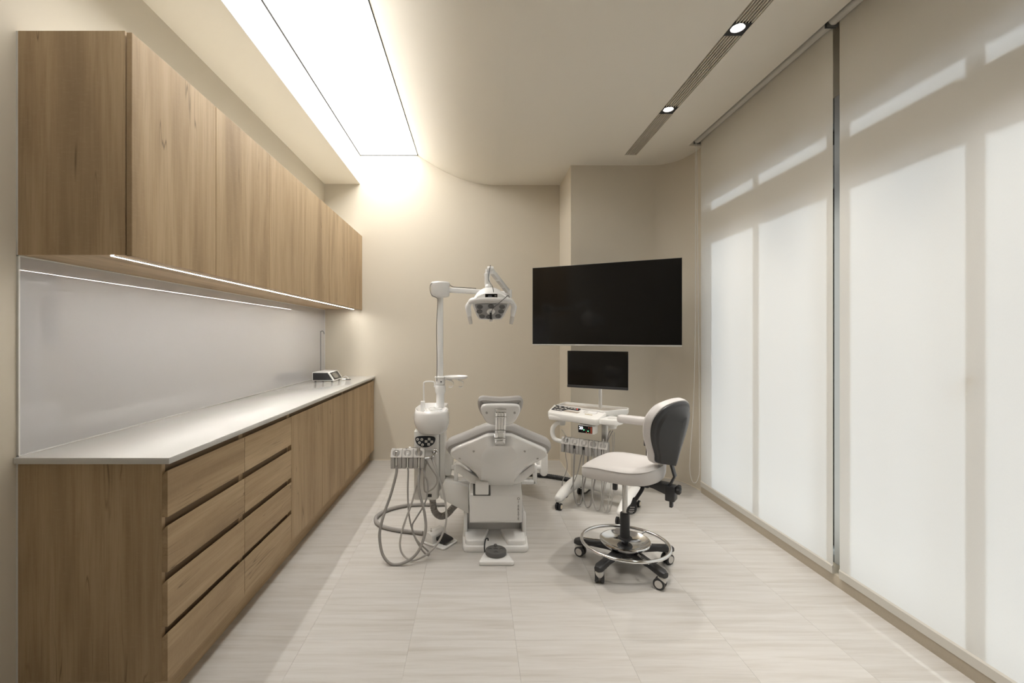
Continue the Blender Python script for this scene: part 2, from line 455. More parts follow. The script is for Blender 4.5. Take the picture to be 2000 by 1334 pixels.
s = MB(); s.box(LX, PXL, Y0, Y1, 2.99, 3.40)
struct('ceiling_soffit', s, M['soffit'], smooth=0)
s = MB(); s.box(PXL - 0.001, PXL + 0.004, Y0, Y1, 2.9905, PZ + 0.03)
struct('trim_cove', s, M['cove'], smooth=0)
lt = thing('luminous_ceiling_light', 'long glowing white stretch ceiling light recessed above the wall cabinets', 'ceiling light', ((PXL + PXR)/2, 3.0, PZ))
MB().box(PXL + 0.012, PXR - 0.008, 1.0, FY - 0.006, PZ + 0.004, PZ + 0.012).build('diffuser', M['panel_light'], lt, smooth=0)
f = MB()
f.box(PXL + 0.004, PXL + 0.012, 0.99, FY - 0.001, PZ - 0.004, PZ + 0.014); f.box(PXR - 0.008, PXR, 0.99, FY - 0.001, PZ - 0.002, PZ + 0.014)
f.box(PXL + 0.004, PXR, FY - 0.006, FY - 0.001, PZ - 0.003, PZ + 0.014)
f.build('frame', plain('dark_frame', (0.035, 0.032, 0.028), 0.7), lt, smooth=0)  # thin dark strips along the edges of the panel
struct('ceiling_cove_end', MB().box(PXL, PXR + 0.3, Y0, 0.99, PZ - 0.01, PZ + 0.05), M['ceiling'], smooth=0)

# window wall behind the blinds
KX = 1.937
struct('trim_kerb', MB().box(KX, 2.35, 0.9, 3.905, -0.1, 0.06, bevel=0.004), M['kerb'])
struct('wall_right', MB().box(2.03, 2.16, 0.9, 3.905, 2.69, 3.45).box(1.96, 2.16, BY, 0.9, -0.1, 3.45), M['wall'], smooth=0)
struct('shade_slab', MB().box(2.16, 2.64, BY - 2, 6.0, 2.93, 3.10), M['exterior'], smooth=0)  # unseen slab added outside to shade the upper part of the blinds
struct('ground_outside', MB().box(2.35, 60, -50, 60, -0.5, -0.3), M['asphalt'], smooth=0)
WY = 0.90                                     # the glazing ends here, solid wall towards the camera
mull = [(3.86, 3.905), (3.222, 3.258), (2.485, 2.575), (1.845, 1.885), (1.155, 1.195), (WY, WY + 0.05)]
n = 0
for (a, b_) in zip(mull[1:], mull):
    n += 1
    y0, y1 = a[1], b_[0]
    w = bpy.data.objects.new(f'window_{n}', None); COL.objects.link(w); w['kind'] = 'structure'; w.location = (2.08, (y0 + y1)/2, 0.06)
    fr = MB()
    fr.box(2.03, 2.13, y0, y1, 0.06, 0.105, bevel=0.003); fr.box(2.03, 2.13, y0, y1, 2.205, 2.425, bevel=0.003); fr.box(2.03, 2.13, y0, y1, 2.545, 2.69, bevel=0.003)
    fr.box(2.025, 2.033, y0, y1, 2.30, 2.304)
    fr.build('window_frame', M['alu'], w)
    dpt = (2.03, 2.13) if b_[1] - b_[0] > 0.042 else (2.055, 2.105)
    MB().box(dpt[0], dpt[1], b_[0], b_[1], 0.06, 2.69, bevel=0.004).build('mullion', M['alu_pale'], w)
    MB().box(2.078, 2.086, y0, y1, 0.105, 2.205).build('pane', M['pane'], w, smooth=0)
    MB().box(2.078, 2.086, y0, y1, 2.425, 2.545).build('pane', M['pane'], w, smooth=0)
    if n == 4:
        MB().box(1.99, 2.03, 1.80, 1.835, 1.10, 1.14, bevel=0.006).tube([(1.99, 1.82, 1.13), (1.975, 1.80, 1.16), (1.97, 1.76, 1.19)], 0.016, 8).build('window_handle', M['alu'], w)

# ------------------------------------------------------------------ cabinets along the wall
NY = 1.619
UZ0, UZ1 = 1.630, 2.427
UX, UD = -1.246, -1.222                        # carcass front, door front
uy = [NY, 2.147, 2.709, 3.264, 3.819, 4.374, FY - 0.003]
ulab = ['oak wall cabinet at the open end of the run, its shaded end panel showing',
        'oak wall cabinet in the middle of the upper row of three',
        'oak wall cabinet at the far end of the upper row, against the beige wall']
for i in range(3):
    y0, y2, y4 = uy[2*i], uy[2*i+1], uy[2*i+2]
    u = thing('wall_cabinet', ulab[i], 'cabinet', (LX + 0.2, (y0 + y4)/2, UZ0), group='oak wall cabinets')
    ya = y0 + (0.02 if i == 0 else 0)
    MB().box(LX + 0.006, UX, ya, y4, UZ0, UZ0 + 0.02).build('bottom_panel', M['oak_y'], u, smooth=0)
    MB().box(LX + 0.006, UX, ya, y4, UZ1 - 0.02, UZ1).build('top_panel', M['splash_edge'], u, smooth=0)  # unseen top, made white to bounce light up to the soffit
    for a in (y0, y4 - 0.02): MB().box(LX + 0.006, UX, a, a + 0.02, UZ0 + (0 if a == NY else 0.02), UZ1 - (0 if a == NY else 0.02)).build('side_panel', M['oak_z'], u, smooth=0)
    MB().box(LX + 0.006, LX + 0.016, y0 + 0.02, y4 - 0.02, UZ0 + 0.02, UZ1 - 0.02).build('back_panel', M['oak_z'], u, smooth=0)
    for a, b_ in ((y0, y2), (y2, y4)):
        MB().box(UX + 0.004, UD, a + 0.0020, b_ - 0.0020, UZ0 - 0.004, UZ1 - 0.004, bevel=0.0012, seg=1).build('door', M['oak_z'], u)
led = thing('led_strip_light', 'thin glowing LED strip under the oak wall cabinets', 'light strip', (-1.29, 3.2, UZ0 - 0.004))
MB().box(-1.298, -1.288, NY + 0.004, FY - 0.075, UZ0 - 0.0035, UZ0 - 0.0005).build('lens', M['led'], led, smooth=0)
MB().box(-1.302, -1.298, NY + 0.002, FY - 0.07, UZ0 - 0.0045, UZ0 - 0.0004).box(-1.288, -1.284, NY + 0.002, FY - 0.07, UZ0 - 0.0045, UZ0 - 0.0004).build('channel', M['splash_edge'], led, smooth=0)

WZ1, WZ0, WX = 0.911, 0.888, -1.081            # worktop top, underside, front
DX, DB = -1.095, -1.115                        # drawer faces: front, back
by = [NY, 2.163, 2.712, 3.266, 3.820, 4.374, FY - 0.003]
def carcass(u, y0, y1):
    for a in (y0, y1 - 0.018): MB().box(LX + 0.004, DB, a, a + 0.018, 0.11, WZ0 - 0.0005).build('side_panel', M['oak_z'], u, smooth=0)
    MB().box(LX + 0.004, DB, y0 + 0.018, y1 - 0.018, 0.11, 0.128).build('bottom_panel', M['oak_y'], u, smooth=0)
    MB().box(-1.20, -1.140, y0, y1, 0.0, 0.11).build('plinth', M['oak_y'], u, smooth=0)
    if y0 == NY: MB().box(LX + 0.004, -1.20, y0, y0 + 0.02, 0.0, 0.11).build('plinth_return', M['oak_y'], u, smooth=0)
dz = [(0.696, 0.861), (0.500, 0.664), (0.306, 0.471), (0.112, 0.282)]
def front(z0, z1, y0, y1):              # slab with the finger bevel along its top edge
    m = MB()
    prof = [(DB, z0), (DX, z0), (DX, z1), (DX - 0.004, z1), (DB, z1 - 0.016)]
    return m.prism(prof, 'y', y0 + 0.0020, y1 - 0.0020)
for i in range(2):
    y0, y1 = by[i], by[i+1]
    u = thing('drawer_cabinet', ['oak four-drawer base cabinet at the open end, under the worktop corner', 'oak four-drawer base cabinet between the end drawers and the cupboard doors'][i], 'cabinet', (-1.37, (y0 + y1)/2, 0), group='oak drawer cabinets')
    carcass(u, y0, y1)
    for z0, z1 in dz:
        d = front(z0, z1, y0, y1).build('drawer', M['oak_y'], u, smooth=20)
        MB().box(DB - 0.012, DB - 0.001, y0 + 0.018, y1 - 0.018, z1 - 0.02, z1 + 0.034 if z1 < 0.85 else WZ0 - 0.001).build('grip_channel', M['groove'], d, smooth=0)
for i in range(2):
    y0, y1, y2 = by[2 + 2*i], by[3 + 2*i], by[4 + 2*i]
    u = thing('door_cabinet', ['oak two-door base cabinet next to the drawers', 'oak two-door base cabinet at the far end, below the surgical motor unit'][i], 'cabinet', (-1.37, (y0 + y2)/2, 0), group='oak door base cabinets')
    carcass(u, y0, y2)
    MB().box(DB - 0.012, DB - 0.001, y0 + 0.018, y2 - 0.018, 0.84, WZ0 - 0.001).build('grip_channel', M['groove'], u, smooth=0)
    for a, b_ in ((y0, y1), (y1, y2)):
        m = MB(); m.prism([(DB, 0.112), (DX, 0.112), (DX, 0.861), (DX - 0.004, 0.861), (DB, 0.845)], 'y', a + 0.0020, b_ - 0.0020)
        m.build('door', M['oak_z'], u, smooth=20)
wt = MB().box(LX + 0.001, WX, NY - 0.012, FY - 0.002, WZ0, WZ1, bevel=0.0022, seg=2).build('worktop', M['worktop'])
tag(wt, 'long glossy white quartz worktop over the oak base cabinets', 'worktop')
sp = thing('glass_splashback', 'glossy pale grey painted glass splashback between worktop and wall cabinets', 'splashback', (LX, 3.2, WZ1))
MB().box(LX + 0.0005, LX + 0.006, NY + 0.006, FY - 0.008, WZ1 + 0.004, UZ0 - 0.004).build('glass', M['splash'], sp, smooth=0)
e = MB()
e.box(LX + 0.0005, LX + 0.008, NY, NY + 0.006, WZ1 + 0.0006, UZ0 - 0.0005); e.box(LX + 0.0005, LX + 0.009, FY - 0.008, FY - 0.003, WZ1 + 0.0006, UZ0 - 0.0005)
e.box(LX + 0.0005, LX + 0.010, NY, FY - 0.003, WZ1 + 0.0006, WZ1 + 0.005); e.box(LX + 0.0005, LX + 0.009, NY, FY - 0.003, UZ0 - 0.005, UZ0 - 0.0005)
e.build('edge_seal', M['splash_edge'], sp, smooth=0)
e = MB(); e.box(LX, LX + 0.006, NY - 0.001, NY, 0.0, WZ0); e.box(LX, LX + 0.006, NY - 0.001, NY, UZ0, UZ1)
struct('trim_scribe', e.box(LX, LX+0.006, NY, NY+0.004, 0.0, WZ0 - 0.001).box(LX, LX+0.006, NY, NY+0.004, UZ0, UZ1), M['splash_edge'], smooth=0)

# ------------------------------------------------------------------ roller blinds
blinds = [(2.455, 3.890), (0.840, 2.410)]
BX = 1.930
for i, (y0, y1) in enumerate(blinds):
    t = thing('roller_blind', ['white roller blind beside the curved wall, with the hanging pull cord', 'large white roller blind across the gap from the corded one'][i], 'blind', (BX, (y0 + y1)/2, 0.064), group='white roller blinds')
    MB().loft([[(BX, y0, 0.0605), (BX, y1, 0.0605)], [(BX, y0, 3.02), (BX, y1, 3.02)]], False, False, closed=False).build('fabric', M['blind'], t, smooth=0)   # a thin woven sheet
    MB().prism([(BX - 0.004, 0.0602), (BX + 0.0065, 0.0602), (BX + 0.006, 0.10), (BX - 0.0005, 0.108), (BX - 0.005, 0.10)], 'y', y0, y1).build('hem_bar', M['hem'], t, smooth=20)
    MB().cyl((BX - 0.026, y0 - 0.012, 3.022), (BX - 0.026, y1 + 0.012, 3.022), 0.026, n=24).build('roller_tube', M['hem'], t)
    for yy in (y0 - 0.018, y1 + 0.013): MB().box(BX - 0.056, BX + 0.004, yy, yy + 0.004, 2.99, CZ + 0.158).build('bracket', M['alu'], t)
    if i == 0:
        cx_, cy_ = 1.886, 3.895
        MB().tube([(cx_, cy_, 3.0), (cx_, cy_, 2.2), (cx_ - 0.003, cy_, 1.4), (cx_ - 0.018, cy_, 0.75), (cx_ - 0.045, cy_, 0.35), (cx_ - 0.048, cy_, 0.18), (cx_ - 0.02, cy_, 0.09), (cx_ + 0.022, cy_ + 0.003, 0.12), (cx_ + 0.036, cy_ + 0.004, 0.30), (cx_ + 0.03, cy_ + 0.004, 1.2), (cx_ + 0.012, cy_ + 0.004, 3.0)], 0.0021, 6, 8).build('pull_cord', M['splash_edge'], t)

# ------------------------------------------------------------------ linear grille with downlights
lights = [3.302, 2.430, 1.558, 0.686]
g = thing('linear_air_grille', 'slim slotted linear air grille running along the flat ceiling by the window', 'air grille', ((GX0 + GX1)/2, 2.6, CZ))
for a, b_ in ((GX0, GX0 + 0.002), (GX1 - 0.004, GX1)): MB().box(a, b_, BY, GY1, CZ - 0.001, CZ + 0.05).build('frame', M['grille'], g, smooth=0)
spans = []; hi = GY1
for ly in lights:
    spans.append((ly + 0.052, hi)); hi = ly - 0.052
spans.append((BY, hi))
for (a, b_) in spans:
    MB().box(GX0 + 0.002, GX1 - 0.004, a, b_, CZ + 0.05, CZ + 0.055).build('backing', M['black'], g, smooth=0)
    cuts = [(a, b_)] if not (a < 2.827 < b_) else [(a, 2.826), (2.829, b_)]
    for (p, q) in cuts:
        for k in range(6):
            x = GX0 + 0.016 + k * 0.0162
            MB().box(x - 0.0020, x + 0.0020, p, q, CZ - 0.0008, CZ + 0.020).build('slat', M['grille'], g, smooth=0)
dl_lab = ['recessed downlight in the ceiling grille nearer the curved wall', 'recessed downlight in the ceiling grille farther from the curved wall']
for i, ly in enumerate(lights):
    if i < 2: t = thing('recessed_downlight', dl_lab[i], 'downlight', (1.403, ly, CZ), group='grille downlights')
    else: t = thing('recessed_downlight', ['third recessed downlight along the ceiling grille, above the big roller blind', 'last recessed downlight of the ceiling grille, level with the camera'][i-2], 'downlight', (1.403, ly, CZ), group='grille downlights above the camera')
    m = MB(); cx_ = 1.402
    ring = [(cx_ + 0.036*math.cos(2*math.pi*k/32), ly + 0.036*math.sin(2*math.pi*k/32)) for k in range(32)]
    sq = []
    for k in range(32):
        a = 2*math.pi*k/32; q = max(abs(math.cos(a)), abs(math.sin(a)))
        sq.append((cx_ + 0.0505*math.cos(a)/q, ly + 0.0505*math.sin(a)/q))
    m.loft([[(x, y, CZ + 0.050) for x, y in sq], [(x, y, CZ) for x, y in sq], [(x, y, CZ + 0.006) for x, y in ring], [(x, y, CZ + 0.04) for x, y in inset(ring, 0.006)]], False, False)
    m.build('housing', M['black'], t)
    MB().lathe([(0.020, 0.0), (0.027, 0.004), (0.027, 0.010)], (cx_, ly, CZ + 0.016)).build('lens', M['downlight'], t)
    sd = bpy.data.lights.new('downlight_lamp', 'SPOT'); so = bpy.data.objects.new('downlight_lamp', sd); COL.objects.link(so)
    so.parent = t; so.location = (0, 0, 0.012); sd.energy = SPOT_POWER; sd.spot_size = R(74); sd.spot_blend = 1.0; sd.shadow_soft_size = 0.022; sd.color = (1.0, 0.95, 0.88)

# ------------------------------------------------------------------ equipment materials
M['white'] = plain('white_enamel', (0.86, 0.858, 0.85), 0.28, coat=0.4)
M['white2'] = plain('ivory_plastic', (0.81, 0.80, 0.775), 0.35, coat=0.2)
M['gloss'] = plain('glossy_white_shell', (0.84, 0.833, 0.822), 0.16, coat=0.8)
M['grey_vinyl'] = plain('grey_vinyl', (0.40, 0.385, 0.37), 0.45, bump=0.12, bscale=700)
M['pale_vinyl'] = plain('pale_grey_vinyl', (0.60, 0.575, 0.56), 0.45, bump=0.12, bscale=700)
M['holder'] = plain('holder_grey', (0.40, 0.385, 0.37), 0.4)
M['holder_top'] = plain('holder_pale_grey', (0.62, 0.60, 0.575), 0.35)
M['chrome'] = plain('chrome', (0.80, 0.80, 0.80), 0.10, metal=1.0)
M['steel'] = plain('brushed_steel', (0.62, 0.61, 0.59), 0.28, metal=1.0)
M['hose'] = plain('grey_hose', (0.30, 0.285, 0.27), 0.45)
M['hose_pale'] = plain('pale_hose', (0.42, 0.40, 0.375), 0.45)
M['rubber'] = plain('black_rubber', (0.014, 0.014, 0.015), 0.5)
M['shell_black'] = plain('charcoal_shell', (0.030, 0.030, 0.032), 0.42)
M['dark_grey'] = plain('pedal_grey', (0.11, 0.108, 0.105), 0.5, bump=0.1, bscale=90)
M['keypad'] = plain('keypad_slate', (0.022, 0.025, 0.032), 0.35)
M['key'] = plain('key_print', (0.74, 0.72, 0.68), 0.5)
M['ink'] = plain('grey_ink', (0.10, 0.095, 0.085), 0.5)
M['gold'] = plain('gold_ink', (0.50, 0.36, 0.10), 0.5)
M['mat'] = plain('tray_mat', (0.42, 0.37, 0.31), 0.3, coat=0.4)
M['screen'] = plain('dark_screen', (0.007, 0.0065, 0.006), 0.10, spec=0.35)
M['bezel'] = plain('black_bezel', (0.010, 0.010, 0.010), 0.35)
M['silver'] = plain('silver_bezel', (0.62, 0.60, 0.57), 0.35, metal=0.6)
M['lampface'] = plain('lamp_face', (0.33, 0.33, 0.335), 0.2, coat=0.6)
M['lens'] = plain('led_lens', (0.06, 0.06, 0.062), 0.08, coat=0.8)
M['digit'] = emit('display_digit', (0.85, 0.90, 1.0), 2.0)
M['green'] = emit('green_diode', (0.15, 1.0, 0.35), 1.5)
M['red'] = emit('red_diode', (1.0, 0.08, 0.05), 1.0)
M['red_key'] = plain('red_key', (0.40, 0.08, 0.04), 0.4)
M['inner'] = plain('dark_grey_and_shade', (0.10, 0.098, 0.095), 0.7)  # dark grey of the handpiece tip; elsewhere shade put into the colour

# ------------------------------------------------------------------ surgical motor unit on the worktop
mu = thing('surgical_motor_unit', 'small white and black surgical motor unit with tilted screen and tall hook rod', 'medical device', (-1.43, 4.44, WZ1))
Z = WZ1
prof = [(-1.536, Z + 0.008), (-1.33, Z + 0.008), (-1.388, Z + 0.092), (-1.536, Z + 0.092)]
MB().prism(rpoly(prof, 0.008, 3), 'y', 4.295, 4.585, bevel=0.003).build('body', M['white'], mu)
sidep = [(-1.530, Z + 0.016), (-1.345, Z + 0.016), (-1.392, Z + 0.084), (-1.530, Z + 0.084)]
MB().prism(rpoly(sidep, 0.004, 3), 'y', 4.2925, 4.296).build('side_panel', M['shell_black'], mu)
d = Vector((-0.058, 0, 0.084)).normalized(); nn = Vector((d.z, 0, -d.x))
S = frame(Vector((-1.359, 4.44, Z + 0.05)) + nn*0.0006, (0, 1, 0), tuple(d), tuple(nn))
MB().box(-0.115, 0.115, -0.040, 0.040, -0.002, 0.0015, bevel=0.0012, M=S).build('display_panel', M['shell_black'], mu)
MB().box(-0.085, 0.045, -0.026, 0.026, 0.001, 0.0022, M=S).build('screen', plain('unit_screen', (0.20, 0.19, 0.165), 0.2), mu)
for i in (0, 1): MB().cyl((-1.52 + 0.16*i, 4.33, Z), (-1.52 + 0.16*i, 4.33, Z + 0.009), 0.008, n=12).build('foot', M['rubber'], mu)
for i in (0, 1): MB().cyl((-1.52 + 0.16*i, 4.55, Z), (-1.52 + 0.16*i, 4.55, Z + 0.009), 0.008, n=12).build('foot', M['rubber'], mu)
MB().tube([(-1.527, 4.50, Z + 0.09), (-1.527, 4.50, 1.355), (-1.525, 4.50, 1.385), (-1.510, 4.50, 1.393), (-1.497, 4.50, 1.380), (-1.492, 4.50, 1.362)], 0.0045, 8, 6).build('hook_rod', M['alu'], mu)
hp = thing('motor_handpiece', 'short grey-tipped handpiece with thin white cord lying on the worktop', 'handpiece', (-1.26, 4.52, Z))
MB().tube([(-1.325, 4.56, Z + 0.02), (-1.30, 4.56, Z + 0.03), (-1.275, 4.55, Z + 0.02), (-1.262, 4.52, Z + 0.008), (-1.285, 4.49, Z + 0.007), (-1.30, 4.47, Z + 0.008)], 0.003, 6, 6).build('cord', M['white2'], hp)
MB().cyl((-1.305, 4.45, Z + 0.009), (-1.265, 4.45, Z + 0.009), 0.008, n=12, bevel=0.002).build('connector', M['white2'], hp)
MB().cyl((-1.265, 4.45, Z + 0.009), (-1.215, 4.45, Z + 0.007), 0.007, 0.005, n=12, bevel=0.002).build('grip', M['inner'], hp)

# ------------------------------------------------------------------ dental chair
CXc = 0.143
dc = thing('dental_chair', 'white dental chair with grey cushions seen from behind its backrest', 'dental chair', (CXc, 3.2, 0))
# base: floor plate, raised wings with a valley between, skirts and back
base = [(-0.205, 2.82), (0.205, 2.82), (0.215, 3.0), (0.205, 3.75), (-0.205, 3.75), (-0.215, 3.0)]
bo = rpoly([(CXc - 0.015 + x, y) for x, y in base], [0.04, 0.04, 0.1, 0.12, 0.12, 0.1])
MB().pad(bo, [(0.004, 0), (0, 0.006), (0, 0.026), (0.004, 0.034), (0.012, 0.037)]).build('base_plate', M['gloss'], dc)
BXc = CXc - 0.015
for sgn in (-1, 1):
    w = [(0.075, 2.838), (0.19, 2.838), (0.197, 3.02), (0.035, 3.02)]
    w = rpoly([(BXc + sgn*x, y) for x, y in w], [0.012, 0.035, 0.02, 0.02])
    MB().prism(w, 'z', 0.030, 0.068, bevel=0.010, seg=3).build('foot_wing', M['gloss'], dc)
    k = [(0.178, 2.96), (0.203, 2.96), (0.203, 3.66), (0.178, 3.66)]
    k = rpoly([(BXc + sgn*x, y) for x, y in k], 0.011)
    MB().pad(k, [(0, 0.03), (0, 0.188), (0.004, 0.197), (0.010, 0.20)]).build('skirt', M['gloss'], dc)
MB().box(BXc - 0.18, BXc + 0.18, 3.06, 3.64, 0.03, 0.19, bevel=0.02, seg=3).build('base_body', M['gloss'], dc)
MB().box(BXc - 0.13, BXc + 0.13, 3.12, 3.60, 0.18, 0.42, bevel=0.02, seg=2).build('lift_column', M['inner'], dc)  # shade under the housing put into its dark colour
# lift housing; a dark block stands for the shade in the tongue notch
hx0, hx1 = CXc - 0.178, CXc + 0.152
prof = [(2.858, 0.170), (2.850, 0.182), (2.850, 0.345), (2.858, 0.354), (2.930, 0.412), (3.02, 0.412), (3.02, 0.170)]
MB().prism(prof, 'x', hx0, hx1, bevel=0.006, seg=2).build('lift_housing', M['gloss'], dc)
MB().prism([(2.8465, 0.342), (2.8545, 0.356), (2.924, 0.4125), (2.95, 0.4125), (2.95, 0.342)], 'x', hx0 + 0.022, hx0 + 0.132, bevel=0.004).build('slot_shade', M['inner'], dc)
lt_ = MB(); zt = 0.323
for ch in ['O', 'I', '·', 'E', 'R', 'S', 'T', 'E']:
    lt_.mesh(textmesh(ch, 0.022), frame((hx1 - 0.024, 2.8493, zt), (1, 0, 0), (0, 0, 1), (0, -1, 0)))
    zt -= 0.0195 if ch != '·' else 0.0135
    if ch == 'I': zt += 0.005
lt_.build('lettering', M['ink'], dc, smooth=0)
# seat and leg rest, hidden behind the backrest for the most part
so = rpoly([(CXc - 0.24, 3.02), (CXc + 0.24, 3.02), (CXc + 0.25, 3.45), (CXc + 0.19, 4.05), (CXc + 0.16, 4.36), (CXc - 0.16, 4.36), (CXc - 0.19, 4.05), (CXc - 0.25, 3.45)], [0.06, 0.06, 0.2, 0.2, 0.1, 0.1, 0.2, 0.2], 6)
MB().pad(so, [(0.03, 0.415), (0.01, 0.425), (0, 0.445), (0.006, 0.475), (0.025, 0.492), (0.05, 0.498)]).build('seat_cushion', M['grey_vinyl'], dc)
MB().pad(so, [(0.10, 0.34), (0.06, 0.36), (0.02, 0.40), (0.018, 0.414)]).build('seat_shell', M['gloss'], dc)
# backrest: frame with origin at its lower edge, v up along the back, w out of the back towards the camera
ev, ew = Vector((0, -0.634, 0.773)), Vector((0, -0.773, -0.634))
BM = frame(Vector((CXc, 2.955, 0.412)), (1, 0, 0), tuple(ev), tuple(ew))
half = [(0.085, -0.02), (0.115, 0.03), (0.19, 0.155), (0.262, 0.225), (0.290, 0.262), (0.292, 0.300), (0.262, 0.335), (0.155, 0.405), (0.085, 0.452), (0.060, 0.462)]
sh = half + [(-x, y) for x, y in reversed(half)]
sh = resample([(p.x, p.y, 0) for p in catmull([(x, y, 0) for x, y in sh], 5, True)], 96)
inn = [(0.060, 0.0), (0.098, 0.02), (0.104, 0.10), (0.104, 0.30), (0.100, 0.355), (0.075, 0.405), (0.050, 0.418)]
inn = inn + [(-x, y) for x, y in reversed(inn)]
inn = resample([(p.x, p.y, 0) for p in catmull([(x, y, 0) for x, y in inn], 4, True)], 96)
sh2 = [(p.x, p.y) for p in sh]
def ring(o, z): return [(p[0], p[1], z) for p in o]
inn2 = [(p.x, p.y) for p in inn]
def lerp2(a, b, t): return [(p[0]*(1-t) + q[0]*t, p[1]*(1-t) + q[1]*t) for p, q in zip(a, b)]
i1 = inset(sh2, 0.012)
arcs = [ring(inset(sh2, 0.012*(1 - math.cos(R(q_)))), 0.004 + 0.014*math.sin(R(q_))) for q_ in (0, 11, 22, 33, 44, 55, 64)]
i1 = inset(sh2, 0.012*(1 - math.cos(R(64)))); zi = 0.004 + 0.014*math.sin(R(64))
m = MB(); m.loft([ring(inset(sh2, 0.02), -0.01), ring(sh2, -0.008)] + arcs + [ring(lerp2(i1, inn2, 0.5), zi + (0.055 - zi)*0.5), ring(inn2, 0.055), ring([(x*0.3, 0.2 + (y - 0.2)*0.3) for x, y in inn2], 0.0555)], M=BM)
back = m.build('back_shell', M['gloss'], dc, smooth=13)
for sx, y in ((-1, 0.345), (1, 0.345), (-1, 0.262), (1, 0.262)):
    x = 0.150 if y > 0.3 else 0.235
    MB().cyl((sx*x, y, 0.005), (sx*x, y, 0.0385 if y > 0.3 else 0.0285), 0.0085, n=16, M=BM).build('screw_cap', M['holder'], back)
ch = [(0.10, -0.03), (0.20, 0.10), (0.285, 0.205), (0.318, 0.262), (0.322, 0.305), (0.298, 0.345), (0.20, 0.405), (0.105, 0.468), (0.055, 0.488)]
ch = ch + [(-x, y) for x, y in reversed(ch)]
ch = [(p.x, p.y) for p in resample([(p.x, p.y, 0) for p in catmull([(x, y, 0) for x, y in ch], 5, True)], 96)]
MB().pad(ch, [(0.035, -0.008), (0.012, -0.014), (0.0, -0.034), (0.0, -0.052), (0.010, -0.076), (0.030, -0.092), (0.06, -0.098)], M=BM).build('back_cushion', M['grey_vinyl'], dc)
# yoke that carries the backrest, a smile-shaped band with a tongue
yu = [(-0.267, 0.526), (-0.238, 0.516), (-0.165, 0.464), (-0.10, 0.432), (0, 0.424), (0.09, 0.432), (0.15, 0.468), (0.212, 0.516), (0.238, 0.530)]
yl = [(-0.267, 0.482), (-0.225, 0.452), (-0.187, 0.417), (-0.15, 0.4015), (0, 0.4005), (0.124, 0.4015), (0.165, 0.420), (0.193, 0.442), (0.238, 0.478)]
yo = [(CXc + p.x, p.y) for p in catmull([(x, z, 0) for x, z in yu], 5)] + [(CXc + p.x, p.y) for p in catmull([(x, z, 0) for x, z in reversed(yl)], 5)]
MB().prism(yo, 'y', 2.896, 2.975, bevel=0.006, seg=2, angle=60).build('yoke', M['gloss'], dc, smooth=45)
MB().box(hx0 + 0.035, hx0 + 0.120, 2.838, 2.93, 0.350, 0.424, bevel=0.007, seg=2).build('tongue', M['gloss'], dc)
# armrests with their brackets
for sgn in (-1, 1):
    ax = CXc + sgn*0.322 - 0.005
    ol = [(p[0], p[1]) for p in rrect(0.052, 0.168, 0.025, 6)]
    rings = []
    for yy, sc_ in ((3.03, 0.75), (3.034, 0.9), (3.044, 0.98), (3.06, 1.0), (3.40, 1.0), (3.47, 0.92), (3.49, 0.75)):
        rings.append([(ax + x*sc_, yy, 0.487 + z*sc_) for x, z in ol])
    MB().loft(rings).build('armrest', M['white2'], dc)
    bx = CXc + sgn*0.262 - 0.008
    MB().box(bx - 0.012, bx + 0.012, 3.00, 3.08, 0.366, 0.492, bevel=0.003).build('arm_bracket', M['gloss'], dc)
    MB().box(min(bx, bx - sgn*0.09), max(bx, bx - sgn*0.09), 3.0, 3.10, 0.364, 0.386, bevel=0.003).build('bracket_foot', M['gloss'], dc)
    MB().cyl((bx, 3.05, 0.462), (ax, 3.05, 0.462), 0.018, n=16).build('arm_pivot', M['gloss'], dc)
# headrest
hv, hw = Vector((0, -0.40, 0.9165)), Vector((0, -0.9165, -0.40))
HM = frame(Vector((CXc - 0.002, 2.535, 0.905)), (1, 0, 0), tuple(hv), tuple(hw))
hp_ = [(0.035, -0.066), (0.075, -0.05), (0.100, -0.005), (0.110, 0.030), (0.104, 0.056), (0.085, 0.066), (0.03, 0.068)]
hp_ = hp_ + [(-x, y) for x, y in reversed(hp_)]
hp_ = [(p.x, p.y) for p in resample([(p.x, p.y, 0) for p in catmull([(x, y, 0) for x, y in hp_], 5, True)], 72)]
hs = MB().pad(hp_, [(0.01, -0.012), (0, -0.008), (0, 0.004), (0.003, 0.010), (0.010, 0.014)], M=HM, dome=0.004).build('headrest_shell', M['gloss'], dc, smooth=50)
for sx in (-1, 1): MB().cyl((sx*0.077, 0.022, 0.008), (sx*0.077, 0.022, 0.0195), 0.0065, n=14, M=HM).build('screw', M['holder'], hs)
hc = [(0.04, -0.035), (0.095, -0.03), (0.118, 0.01), (0.126, 0.050), (0.122, 0.082), (0.10, 0.094), (0.05, 0.090), (0.0, 0.087)]
hc = hc + [(-x, y) for x, y in reversed(hc[:-1])]
hc = [(p.x, p.y) for p in resample([(p.x, p.y, 0) for p in catmull([(x, y, 0) for x, y in hc], 5, True)], 72)]
MB().pad(hc, [(0.03, -0.010), (0.010, -0.014), (0.0, -0.030), (0.002, -0.050), (0.016, -0.068), (0.04, -0.075)], M=HM).build('headrest_cushion', M['grey_vinyl'], dc)
